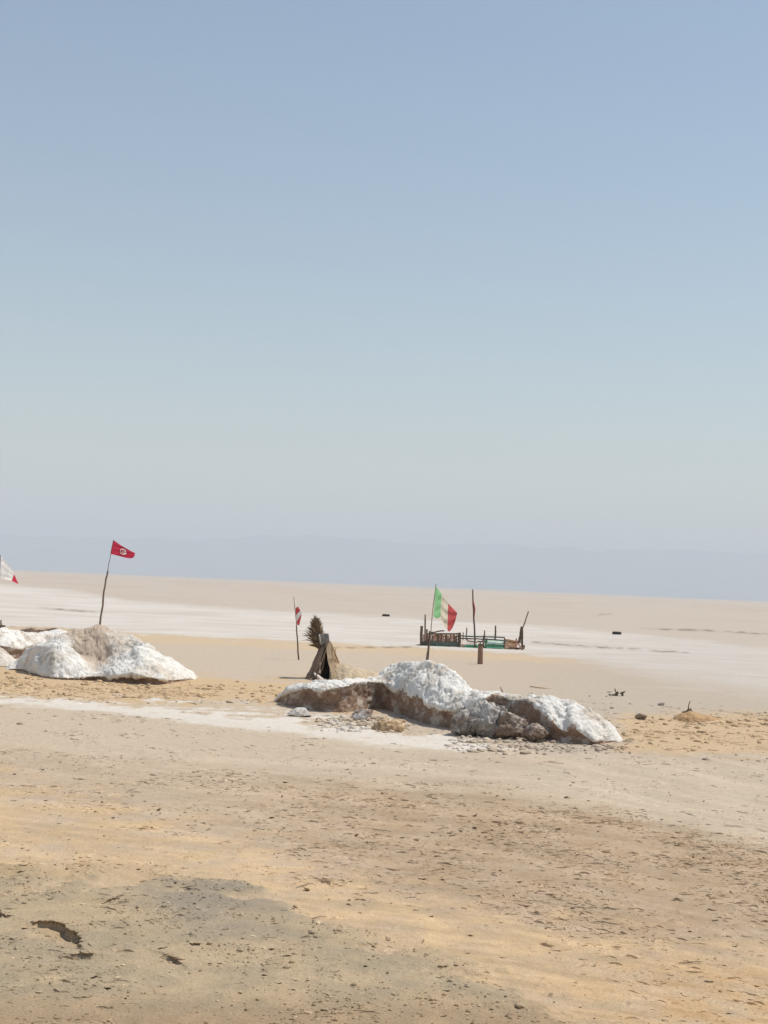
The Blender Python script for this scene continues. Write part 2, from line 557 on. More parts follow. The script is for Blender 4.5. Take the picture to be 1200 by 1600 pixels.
def surf(x, y):
    """ground height and colour at world places (vectorised)"""
    x, y = np.atleast_1d(np.asarray(x, float)), np.atleast_1d(np.asarray(y, float))
    px, py = to_photo(x, y)
    c, gg, oo, mm, wh = ground_color(px, py, x, y)
    return ground_z(x, y, px, py, gg, oo, mm), c

fine_a = np.linspace(R_(-23), R_(23), 1060)
coarse = np.radians(np.concatenate([np.linspace(24.5, 60, 12), np.linspace(68, 180, 14)]))
ang = np.concatenate([-coarse[::-1], fine_a, coarse[:-1]])
v = np.concatenate([np.geomspace(18000, 790, 22), np.concatenate([np.arange(780, 645, -1.7), np.arange(645, 530, -.75), np.arange(530, 24, -1.55)]), np.geomspace(24, .06, 44)])
rad = CAM_H * FPX / v
A, RR = np.meshgrid(ang, rad, indexing='ij')
X, Y = (RR * np.sin(A)).ravel(), (RR * np.cos(A)).ravel()
PX, PY = to_photo(X, Y)
behind = Y < .5
PX, PY = np.where(behind, 600., PX), np.where(behind, 1900., np.clip(PY, 0, 3000))
X_s, Y_s = X, Y
C_, gg, oo, mm, wh = ground_color(PX, PY, X, Y)
Z = ground_z(X, Y, PX, PY, gg, oo, mm)
# dark crack lines on the flat, drawn in colour only
for pts in ([(980, 1013), (1005, 1014), (1030, 1018), (1055, 1018), (1077, 1021)], [(932, 963), (940, 960), (957, 959)], [(820, 1003), (900, 1009), (975, 1013)],
            [(1000, 982), (1100, 985), (1200, 991)], [(60, 949), (110, 954), (150, 956)], [(1128, 1289), (1160, 1291), (1200, 1299)],
            [(0, 978), (60, 982), (140, 985)], [(448, 1113), (480, 1118), (520, 1119)], [(500, 1012), (600, 1011), (655, 1011)]):
    xs, ys = zip(*pts)
    wig = PY + 1.1 * pn2(PX * .09, PX * 0 + ys[0]) + .7 * pn2(PX * .3, PX * 0 + ys[0])
    w = np.exp(-((wig - np.interp(PX, xs, ys)) / 1.05) ** 2) * sstep(xs[0] - 4, xs[0] + 8, PX) * sstep(xs[-1] + 4, xs[-1] - 8, PX)
    w = w * np.clip(.55 + .8 * pn2(PX * .06, PX * 0 + 3.3 * ys[-1]), .1, 1)
    C_ = blend(C_, pal(118, 104, 88), np.clip(w, 0, .75))
C_ = blend(C_, pal(196, 168, 134), sstep(.012, .05, -pit(X_s, Y_s)) * .5)
nA, nR = len(ang), len(rad)
GF = grid_faces(nA, nR)
wrap = np.stack([(nA - 1) * nR + np.arange(nR - 1), np.arange(nR - 1), np.arange(1, nR), (nA - 1) * nR + np.arange(1, nR)], -1)
GF = np.concatenate([GF, wrap])
ground = mesh_np("ground", np.stack([X, Y, Z], -1), GF[:, ::-1], M_GROUND, col=C_)
ground["kind"] = "structure"
del X, Y, Z, PX, PY, A, RR, GF

def broken_edges():
    for pts, drop, reach in SCARP:
        W = np.array([gnd(a, b_)[:2] for a, b_ in pts])
        q = []
        for a, b_ in zip(W[:-1], W[1:]):
            k = max(2, int(np.linalg.norm(b_ - a) / .012))
            q += [a + (b_ - a) * i / k for i in range(k)]
        q = np.array(q + [W[-1]])
        q = q - .06 * np.stack([fb2(q[:, 0] * 5, q[:, 1] * 5, 3), fb2(q[:, 0] * 5 + 50, q[:, 1] * 5, 3)], -1)
        q = q + .010 * rng.normal(size=q.shape)
        n = len(q); f = np.linspace(0, 1, n)
        tp = np.sin(np.pi * np.clip(f * .9 + .06, 0, 1)) ** .6 * (1 + .18 * rng.normal(size=n)) * np.clip(np.minimum(f, 1 - f) * 14, 0, 1)
        d = np.gradient(q, axis=0); d /= np.linalg.norm(d, axis=1)[:, None] + 1e-9
        lo = np.stack([d[:, 1], -d[:, 0]], -1)                     # towards the hollow
        z0, c0 = surf(q[:, 0] - lo[:, 0] * .06, q[:, 1] - lo[:, 1] * .06)
        rows, cols = [], []
        dirt = np.array((.36, .25, .165))
        for off, zz, w in ((-.07, -.004, 0.), (-.02, .008, 0.), (.022, .004, .1), (.016, -.012, .9), (-.012, -.5 * drop, 1.), (-.004, -drop - .03, 1.)):
            e = q + lo * (off * np.clip(tp, .1, 1.2))[:, None]
            z = z0 + (zz * tp if zz < -.006 else zz * np.clip(tp, 0, 1))
            rows.append(np.stack([e[:, 0], e[:, 1], z], -1)); cols.append(c0 + (dirt - c0) * w)
        V = np.stack(rows, 1).reshape(-1, 3); C = np.stack(cols, 1).reshape(-1, 3)
        mesh_np("broken_crust_edge", V, grid_faces(n, 6), M_GROUND, ground, smooth=False, col=C)
broken_edges()

# ================================================================== HILLS
def build_hills():
    nx, ny = 420, 60
    D0, D1 = 13500., 19500.
    ux = np.linspace(-14000, 14000, nx); uy = np.linspace(D0, D1, ny)
    HX, HY = np.meshgrid(ux, uy, indexing='ij')
    prof = L([(-1400, 34), (-600, 42), (-100, 49), (0, 51), (110, 53), (180, 56), (300, 62), (420, 68), (480, 72), (560, 69), (650, 67), (760, 69), (800, 72), (900, 70), (1010, 72), (1120, 74), (1200, 75), (1600, 78), (2600, 60)])
    pxr = 600 + FPX * HX / HY
    H = prof(pxr) / FPX * 15500
    t = (HY - D0) / (D1 - D0)
    shape = sstep(0, .34, t) * (1 - .35 * sstep(.45, 1, t))
    rid = 1 - np.abs(fb2(HX / 1500, HY / 2600, 5)) * 2.2
    z = H * shape * (.80 + .22 * rid) + 60 * fb2(HX / 620, HY / 900, 5, gain=.6) * sstep(.02, .3, t)
    z = np.where(t < .01, -20, z)
    V = np.stack([HX, HY, z], -1).reshape(-1, 3)
    n = fb2(HX / 900, HY / 900, 4)
    c = lin((150, 132, 126)) / 1.45 * (1 + .9 * n[..., None])
    o = mesh_np("hills", V, grid_faces(nx, ny), M_HILL, col=c.reshape(-1, 3))
    o["kind"] = "structure"
M_HILL, nt, b = new_mat("dusty_rock")
nt.links.new(mul(nt, tint_out(nt), ramp(nt, nz(nt, .004, 5, .6, obvec(nt)), [(.3, (.8, .8, .8)), (.7, (1.15, 1.15, 1.15))])), b.inputs["Base Color"])
build_hills()

# ================================================================== HAZE
def build_haze():
    mb = MB()
    x0, x1, y0, y1, z0, z1 = -98000, 98000, -98000, 98000, -30, 760
    Vv = [(x, y, z) for z in (z0, z1) for (x, y) in ((x0, y0), (x1, y0), (x1, y1), (x0, y1))]
    mb.add(Vv, [(3, 2, 1, 0), (4, 5, 6, 7), (0, 1, 5, 4), (1, 2, 6, 5), (2, 3, 7, 6), (3, 0, 4, 7)])
    mt = bpy.data.materials.new("dusty_air"); mt.use_nodes = True
    nt = mt.node_tree; nt.nodes.clear()
    out = nt.nodes.new("ShaderNodeOutputMaterial")
    pv = nt.nodes.new("ShaderNodeVolumePrincipled")
    pv.inputs["Color"].default_value = (.685, .75, .812, 1)
    pv.inputs["Density"].default_value = 1.85e-4
    pv.inputs["Anisotropy"].default_value = 0.0
    nt.links.new(pv.outputs[0], out.inputs["Volume"])
    o = mb.build("haze", mt)
    o["kind"] = "stuff"
build_haze()

# ================================================================== MOUNDS
def smooth1(a, k, axis=0):
    for _ in range(k):
        p = np.concatenate([np.take(a, [0], axis), a, np.take(a, [-1], axis)], axis)
        n = a.shape[axis]
        a = (np.take(p, range(0, n), axis) + 2 * a + np.take(p, range(2, n + 2), axis)) / 4
    return a

TK = np.array([0, .05, .19, .33, .48, .66, .83, 1.0])
def sweep(st, nu, nv, seed, amp=.07, under=.06, undul=1.0, sm=4, rgh=1.0):
    """a bank swept through stations (px, base row, lip row, crest row, lip set-back, crest set-back, back width)"""
    st = np.array(st, float)
    xs = np.linspace(st[0, 0], st[-1, 0], nu)
    g = [np.interp(xs, st[:, 0], st[:, k]) for k in range(1, 7)]
    g = [smooth1(a, sm) for a in g]
    secs = np.zeros((nu, len(TK), 3))
    for i in range(nu):
        by, ly, cy, lo, co, bo = [a[i] for a in g]
        B = gnd(xs[i], by); D = B[1]
        lip = at(xs[i], ly, D + lo); cr = at(xs[i], cy, D + co)
        lip[2] = max(lip[2], .0); cr[2] = max(cr[2], .0)
        mid = (B + lip) / 2 + np.array([0, under * min(1, lip[2] / .25), 0])
        sh = lip + (cr - lip) * .4; sh[2] += .14 * max(cr[2] - lip[2], 0)
        b2 = cr + np.array([0, bo * .5, 0]); b2[2] = cr[2] * .6
        b3 = cr + np.array([0, bo, 0]); b3[2] = -.25
        B0 = B - np.array([0, .03, .25])
        secs[i] = [B0, B, mid, lip, sh, cr, b2, b3]
    return finish(secs, TK, nu, nv, seed, amp, undul, xs, rgh)

TH = np.array([0, .04, .10, .16, .30, .42, .50, .64, .76, .88, 1.0])
def sweep_heap(st, nu, nv, seed, amp, under, undul, sm, rgh=1.0):
    """stations (px, base row, lip row, front crest row, dip behind it, top crest row, lip set-back)"""
    st = np.array(st, float)
    xs = np.linspace(st[0, 0], st[-1, 0], nu)
    g = [smooth1(np.interp(xs, st[:, 0], st[:, k]), sm) for k in range(1, 7)]
    secs = np.zeros((nu, len(TH), 3))
    for i in range(nu):
        by, ly, my, dip, ty, lo = [a[i] for a in g]
        B = gnd(xs[i], by); D = B[1]
        lip = at(xs[i], ly, D + lo); lip[2] = max(lip[2], 0)
        hm = (by - my) * D / FPX; ht = (by - ty) * D / FPX
        mc = at(xs[i], my, D + .15 + 1.0 * hm); mc[2] = max(mc[2], 0)
        tc = at(xs[i], ty, D + .3 + 1.25 * ht + .35 * hm); tc[2] = max(tc[2], 0)
        mid = (B + lip) / 2 + np.array([0, under * min(1, lip[2] / .2), 0])
        sh = lip + (mc - lip) * .5; sh[2] += .10 * max(mc[2] - lip[2], 0)
        sad = mc + (tc - mc) * .35; sad[2] = mc[2] + (tc[2] - mc[2]) * .3 - dip
        up = mc + (tc - mc) * .7; up[2] = sad[2] + (tc[2] - sad[2]) * .72
        b1 = tc + np.array([0, .35, 0]); b1[2] = tc[2] * .88
        b2 = tc + np.array([0, .5 + ht * .5, 0]); b2[2] = tc[2] * .45
        b3 = tc + np.array([0, .7 + ht * .9, 0]); b3[2] = -.25
        secs[i] = [B - np.array([0, .03, .25]), B, mid, lip, sh, mc, sad, up, tc, b2, b3]
    return finish(secs, TH, nu, nv, seed, amp, undul, xs, rgh)

def finish(secs, TK, nu, nv, seed, amp, undul, xs, rgh=1.0):
    t = np.linspace(0, 1, nv)
    V = np.zeros((nu, nv, 3))
    for k in range(3):
        for i in range(nu):
            V[i, :, k] = np.interp(t, TK, secs[i, :, k])
    V = smooth1(V, 2, 1)
    for _ in range(1):
        du = np.gradient(V, axis=0); dv = np.gradient(V, axis=1)
        N = np.cross(du, dv); N /= np.linalg.norm(N, axis=-1)[..., None] + 1e-9
    hgt = np.clip(secs[:, :, 2].max(1), 0, None)[:, None]
    k = np.clip(hgt / .5, .12, 1)
    q = V + seed * 7.7
    broad = fb3(q * .9 + 31, 2); lum = fb3(q * 2.1, 3); fine = fb3(q * 7.5, 3); fold = np.abs(fb3(q * np.array([2.4, 2.4, 1.3]) + 17, 3)); rid = 1 - np.abs(fb3(q * 4.2 + 50, 3)) * 2.4
    pc = fb3(q * 5.0 + 9, 3) * 4.0
    pf = np.floor(pc); crack = pf + sstep(.38, .62, pc - pf) - pc
    V = V + N * (amp * k * undul * (1.0 * lum + 1.1 * broad + rgh * (.28 * fine + .25 * rid + .42 * crack - 3.4 * (.20 - fold) * (fold < .20))))[..., None]
    uu = np.broadcast_to(np.linspace(0, 1, nu)[:, None], (nu, nv))
    V[..., 2] -= .10 * (1 - np.clip(np.minimum(uu, 1 - uu) * 30, 0, 1))
    tt = np.broadcast_to(t[None], (nu, nv))
    return V, N, tt, uu, xs, k

def two_layer(lobes, name, label, cat, group=None, thick=.035):
    """thing > earth_body, salt_crust; each lobe dict(st, seed, dust, crust)"""
    root = thing(name, label, cat, lobes[0]['loc'], group)
    BV, BF, BC, SV, SF, SC = [], [], [], [], [], []
    nb = ns = 0
    for lb in lobes:
        nu, nv = lb.get('res', (220, 76))
        V, N, tt, uu, xs, k = (sweep_heap if lb.get('heap') else sweep)(lb['st'], nu, nv, lb['seed'], lb.get('amp', .07), lb.get('under', .06), 1.0, lb.get('sm', 22), lb.get('rgh', 1.0))
        P = V.reshape(-1, 3); t = tt.ravel(); nn = N.reshape(-1, 3); kk = np.broadcast_to(k, (nu, nv)).ravel()
        F = grid_faces(nu, nv)
        n1 = fb3(P * 3.0 + 5, 4); n2 = fb3(P * 9.0 + 25, 3); n3 = fb3(P * 1.1 + 70, 3)
        clay = np.array(lb.get('clay', (.33, .23, .17)))
        c = clay[None] * (1 + .5 * n1 + .35 * n2)[:, None]
        vein = sstep(.16, .34, n1 + .6 * n2 + lb.get('vein', 0))
        c = blend(c, np.array((.55, .50, .44)), vein * .75)
        BV.append(P); BF.append(F + nb); BC.append(np.clip(c, .02, .8)); nb += len(P)
        # salt crust over the shoulder, hanging ragged over the lip
        lipt = lb.get('lipt', .33)
        drip = lb.get('drip', .075) * fb3(np.stack([P[:, 0] * 2.6, P[:, 1] * .5, P[:, 2] * .6], -1) + lb['seed'], 3) * 1.6 + .06 * n2 + .05 * n1
        msk = sstep(-.035, .035, t - lipt - drip)
        hole = sstep(lb.get('hole', .42), lb.get('hole', .42) + .12, n1 * .8 + n2 * .5)
        msk = msk * (1 - hole)
        ck = np.abs(fb3(P * np.array([3.2, 3.2, 4.5]) + 12, 3)); ck2 = np.abs(fb3(P * 7.0 + 44, 2))
        crk = np.maximum(sstep(.085, .03, ck) * sstep(-.08, .12, n3 + .5 * n1), sstep(.10, .04, ck2) * sstep(.02, .2, n1)) * msk
        off = thick * (1.35 * msk - .35 - .45 * crk) * np.clip(kk + .25, .3, 1)
        Q = P + nn * (off + .012 * n2 * msk)[:, None]
        w = np.array((.76, .725, .665))
        c2 = np.broadcast_to(w, P.shape).copy()
        c2 = blend(c2, np.array((.60, .52, .42)), np.clip(sstep(-.05, .35, n3 + .35 * n1) * .75 + lb.get('dust', 0.0), 0, .95))
        c2 = blend(c2, np.array((.40, .36, .31)), sstep(.26, .44, n2 + .35 * n1) * .4)
        c2 = blend(c2, np.array((.36, .30, .25)), crk * lb.get('crk', .8))
        if 'tan' in lb:
            c2 = blend(c2, np.array((.52, .41, .31)), lb['tan'](P, t))
        keep = (off[F].max(1) > -thick * .3)
        SV.append(Q); SF.append(F[keep] + ns); SC.append(c2); ns += len(Q)
    mesh_np("earth_body", np.concatenate(BV), np.concatenate(BF), M_CLAY, root, col=np.concatenate(BC))
    SV, SF, SC = np.concatenate(SV), np.concatenate(SF), np.concatenate(SC)
    used = np.unique(SF); mp = np.zeros(len(SV), int); mp[used] = np.arange(len(used))
    mesh_np("salt_crust", SV[used], mp[SF], M_SALT, root, col=SC[used])
    return root

# long bank on the right: eaten-away clay front, salt draped over the top
S_R = [
    (429, 1096, 1091, 1089, 0.05, 0.15, 0.3), (436, 1099, 1084, 1081, 0.05, 0.3, 0.5), (450, 1104, 1079, 1074, -0.06, 0.4, 0.7),
    (480, 1109, 1075, 1067, -0.06, 0.5, 0.8), (500, 1112, 1080, 1064, -0.06, 0.55, 0.9), (530, 1114, 1073, 1064, -0.06, 0.6, 0.9),
    (545, 1113, 1068, 1062, -0.06, 0.6, 0.9), (575, 1108, 1065, 1060, -0.06, 0.6, 0.9), (594, 1107, 1064, 1056, -0.06, 0.8, 1.2),
    (605, 1109, 1072, 1043, -0.06, 1.3, 1.5), (620, 1113, 1078, 1037, -0.06, 1.5, 1.6), (640, 1122, 1088, 1034, -0.06, 1.6, 1.6),
    (655, 1127, 1089, 1033, -0.06, 1.7, 1.6), (668, 1131, 1100, 1034, -0.06, 1.7, 1.6), (690, 1136, 1106, 1041, -0.06, 1.6, 1.5),
    (712, 1140, 1112, 1054, -0.06, 1.4, 1.4), (735, 1143, 1110, 1074, -0.06, 1.1, 1.2), (752, 1146, 1092, 1083, -0.06, 0.9, 1),
    (775, 1148, 1086, 1080, 0.4, 0.8, 0.9), (795, 1150, 1089, 1084, 0.4, 0.8, 0.9), (815, 1152, 1095, 1090, 0.35, 0.7, 0.9),
    (830, 1154, 1097, 1088, 0.3, 0.75, 0.9), (845, 1156, 1108, 1086, 0.2, 0.8, 1), (858, 1158, 1122, 1090, -0.05, 0.75, 1),
    (872, 1160, 1138, 1093, -0.05, 0.75, 1), (884, 1161, 1144, 1095, -0.05, 0.75, 1), (893, 1162, 1132, 1098, -0.05, 0.7, 0.9),
    (905, 1163, 1143, 1102, -0.05, 0.65, 0.9), (922, 1164, 1156, 1111, -0.05, 0.6, 0.8), (940, 1163, 1158, 1123, 0.04, 0.5, 0.7),
    (957, 1161, 1158, 1136, 0.03, 0.4, 0.6), (970, 1159, 1157, 1149, 0.03, 0.3, 0.4), (979, 1157, 1156, 1155, 0.02, 0.1, 0.2)]
two_layer([dict(st=S_R, seed=1, sm=5, loc=gnd(700, 1140), res=(420, 110), amp=.06, under=.09, crk=.45, hole=.50, drip=.07, vein=.04)],
          "salt_mound", "long low bank with eroded brown face under a white salt cap, right of centre", "salt mound")

# left heap of several lobes
S_D = [(-140, 1030, 1024, 1015, -0.12, 0.4, 0.6), (-90, 1030, 1012, 988, -0.12, 0.8, 1.2), (-40, 1030, 1008, 981, -0.12, 0.9, 1.4), (0, 1030, 1008, 981, -0.12, 0.9, 1.4), (20, 1030, 1013, 984, -0.12, 0.9, 1.4),
       (34, 1029, 1015, 987, -0.12, 0.9, 1.4), (52, 1027, 1008, 989, -0.12, 0.9, 1.3), (75, 1026, 1006, 987, -0.12, 0.9, 1.2), (95, 1026, 1004, 983, -0.12, 0.8, 1.2), (112, 1026, 1008, 988, -0.12, 0.6, 1), (125, 1026, 1018, 1002, -0.12, 0.4, 0.8)]
S_M = [(6, 1046, 1045, 1043, 0, 1042, .02), (26, 1047, 1045, 1034, 0, 1033, .03), (44, 1051, 1047, 1020, .06, 1017, .04), (60, 1057, 1053, 1012, .10, 1009, .05), (84, 1062, 1058, 1007, .24, 1001, .05),
       (98, 1063, 1059, 1008, .26, 992, .05), (112, 1063, 1059, 1012, .26, 987, .05), (126, 1063, 1059, 1024, .20, 985, .0), (138, 1063, 1057, 1044, .05, 984, -.06), (150, 1063, 1057, 1051, .02, 979, -.10),
       (164, 1064, 1057, 1049, .02, 979, -.12), (180, 1066, 1056, 1038, .16, 986, -.12), (192, 1067, 1055, 1028, .22, 989, -.14), (206, 1068, 1054, 1018, .22, 991, -.18), (216, 1069, 1056, 1012, .18, 998, -.18),
       (230, 1070, 1058, 1013, .08, 1008, -.18), (250, 1070, 1061, 1025, .02, 1023, -.10), (270, 1067, 1063, 1036, 0, 1034, -.02), (290, 1063, 1061, 1047, 0, 1045, .02), (308, 1060, 1059, 1058, 0, 1057, .02)]
def tan_zone(P, t):
    px, py = to_photo(P[:, 0], P[:, 1], P[:, 2])
    w = sstep(100, 118, px + 14 * fb3(P * 2, 2)) * sstep(186, 160, px + 26 * fb3(P * 1.7, 2)) * sstep(.40, .50, t)
    w2 = sstep(150, 175, px) * sstep(232, 205, px + 20 * fb3(P * 1.7, 2)) * sstep(.46, .56, t)
    return np.clip(w * .95 + w2 * .45, 0, .95)
S_E = [(-110, 1042, 1041, 1036, .03, .2, .4), (-60, 1042, 1040, 1012, .05, .7, .8), (-25, 1042, 1040, 1003, .05, .9, .8), (0, 1042, 1040, 1012, .05, .7, .7), (14, 1042, 1040, 1024, .04, .5, .5), (30, 1042, 1041, 1035, .03, .3, .3), (40, 1042, 1041, 1040, .02, .1, .2)]
two_layer([dict(st=S_M, seed=4, loc=gnd(150, 1060), heap=True, rgh=.30, crk=.3, lipt=.15, drip=.02, amp=.11, res=(380, 150), hole=.42, under=.12, sm=14, tan=tan_zone),
           dict(st=S_D, seed=8, lipt=.33, amp=.05, res=(190, 70), hole=.55, under=.12),
           dict(st=S_E, seed=9, lipt=.1, amp=.03, res=(120, 60), dust=.6, hole=.6)],
          "salt_mound", "broad heap of white and tan salt lobes under the red flag at left", "salt mound")

def soil_heap(name, st, seed, tint, label, cat, res=(110, 44), amp=.04):
    V, N, tt, uu, xs, k = sweep(st, *res, seed, amp, .0)
    P = V.reshape(-1, 3)
    c = np.asarray(tint)[None] * (1 + .22 * fb3(P * 4, 3) + .2 * fb3(P * 14, 2))[:, None]
    o = mesh_np(name, P, grid_faces(*res), M_CLAY, col=np.clip(c, .02, .8))
    return tag(o, label, cat)

soil_heap("sand_pile", [(515, 1063, 1052, 1040, .2, .6, .5), (524, 1064, 1050, 1034, .2, .7, .8), (540, 1065, 1052, 1036, .2, .7, .8), (560, 1065, 1055, 1042, .2, .6, .8), (585, 1063, 1056, 1049, .2, .5, .7), (604, 1061, 1058, 1055, .1, .3, .4), (612, 1060, 1059, 1059, .1, .2, .2)],
          21, pal(214, 196, 168), "smooth sand pile banked against the right side of the small hut", "sand pile", amp=.025)
soil_heap("earth_bank", [(18, 996, 994, 992, .1, .3, .5), (26, 997, 991, 984, .1, .4, .8), (45, 998, 990, 982, .1, .5, 1), (70, 998, 990, 982, .1, .5, 1), (90, 998, 990, 983, .1, .4, .8), (102, 998, 996, 994, .1, .3, .4)],
          22, (.17, .115, .085), "crumbled dark brown earth bank showing behind the left salt heap", "earth bank", amp=.10)
soil_heap("soil_heap", [(1052, 1125, 1124, 1122, .05, .2, .3), (1064, 1127, 1121, 1115, .08, .3, .5), (1078, 1128, 1120, 1111, .08, .4, .6), (1092, 1128, 1121, 1114, .08, .35, .5), (1110, 1127, 1123, 1119, .06, .3, .4), (1128, 1126, 1125, 1124, .05, .2, .2)],
          23, pal(206, 172, 132), "small crumbly orange soil heap carrying an upright stick at right", "soil heap", amp=.09)

# ------------------------------------------------------------------ blocks fallen from the bank
import bmesh
def ico(sub):
    bm = bmesh.new(); bmesh.ops.create_icosphere(bm, subdivisions=sub, radius=1)
    V = np.array([v_.co[:] for v_ in bm.verts]); F = np.array([[v_.index for v_ in f.verts] for f in bm.faces])
    bm.free()
    return V, F
ICO5, ICO1 = ico(5), ico(2)

def block(name, px, py, size, seed, label, cat, clay=(.26, .20, .155), salt=.5, rot=(0, 0, 0), rough=.34, mat=None, sink=.15, group=None, dd=0.0):
    V, F = ICO5
    sx, sy, sz = size
    S = np.array([sx, sy, sz])
    gq = np.random.default_rng(seed)
    pn = gq.normal(size=(16, 3)); pn /= np.linalg.norm(pn, axis=1)[:, None]
    pd = gq.uniform(.62, .98, 16)
    rr = np.min(pd[None] / np.clip(V @ pn.T, .12, None), 1)    # cut by broken planes
    U = V * np.clip(rr, .3, 1.25)[:, None]
    q = U * S
    s0 = (sx * sy * sz) ** (1 / 3)
    d = fb3(q / s0 * 1.1 + seed * 3.1, 4)
    rid = 1 - np.abs(fb3(q / s0 * 2.3 + seed * 5.3, 4)) * 2.6
    P = U * (1 + rough * d + rough * .45 * rid)[:, None] * S
    P = np.array([(Matrix.Rotation(rot[2], 3, 'Z') @ Matrix.Rotation(rot[1], 3, 'Y') @ Matrix.Rotation(rot[0], 3, 'X') @ Vector(p))[:] for p in P])
    B = gnd(px, py)
    P = P + B + np.array([0, sy * .6 + dd, sz * (1 - sink)])
    n1 = fb3(P * 6 + seed, 4); n2 = fb3(P * 16 + seed, 3)
    c = np.asarray(clay)[None] * (1 + .45 * n1 + .45 * n2)[:, None]
    upz = np.clip(U[:, 2] * .5 + .5, 0, 1)
    c = blend(c, np.array((.60, .57, .53)), np.clip(sstep(.55 - salt, 1.15 - salt, upz * .55 + .8 * n1 + .5 * n2), 0, 1) * .85)
    o = mesh_np(name, P, F, mat or M_CLAY, col=np.clip(c, .02, .8))
    return tag(o, label, cat, group)

block("clay_block", 722, 1150, (.22, .24, .26), 31, "grey crumbling clay block at the foot of the bank's middle, leftmost of the cluster", "clay block", (.30, .255, .22), .34, (.1, .2, .2), .42)
block("clay_block", 760, 1153, (.27, .26, .30), 32, "tall grey clay block in the middle of the cluster against the bank", "clay block", (.32, .28, .245), .36, (.1, -.2, .7), .46)
block("clay_block", 800, 1156, (.23, .26, .26), 33, "brown-grey knobbly clay block third along the cluster under the bank's notch", "clay block", (.26, .195, .15), .22, (.3, .3, .1), .46)
block("clay_block", 836, 1160, (.22, .22, .19), 34, "low brown clay block beside the bank's white right end, last of the cluster", "clay block", (.28, .20, .15), .20, (0, -.35, .9), .46)
block("clay_block", 778, 1148, (.26, .2, .10), 37, "dark pitted clay lump in the notch on top of the long bank", "clay block", (.15, .125, .105), .30, (0, .1, 0), .45, dd=.12, sink=-3.6)
block("clay_slab", 566, 1126, (.30, .15, .095), 41, "tilted flat brown slab lying in front of the long bank's dark face", "clay slab", (.30, .20, .14), .42, (.5, -.34, .15), .25, sink=-.25)
block("clay_slab", 470, 1121, (.26, .2, .085), 43, "pale flat slab half buried at the left foot of the long bank", "clay slab", (.46, .38, .30), .55, (.12, .05, 0), .2, sink=.1)
block("soil_lump", 607, 1141, (.25, .3, .15), 46, "crumbly ochre soil lump on the ground in front of the bank", "soil lump", pal(212, 184, 146), .15, (0, .15, 0), .45, sink=.45)
block("stone", 320, 1443, (.028, .022, .018), 48, "small white stone on the dark grey crust in the foreground", "stone", (.70, .69, .67), .9, (0, 0, 0), .3)
block("stone", 1034, 1103, (.09, .06, .05), 49, "small pale stone on the tan flat left of the stick heap", "stone", (.5, .44, .37), .4, (0, 0, 0), .3)
block("soil_lump", 1003, 1124, (.13, .1, .07), 50, "small dark soil lump on the flat beside the bank's right end", "soil lump", (.30, .235, .17), .1, (0, 0, 0), .4)

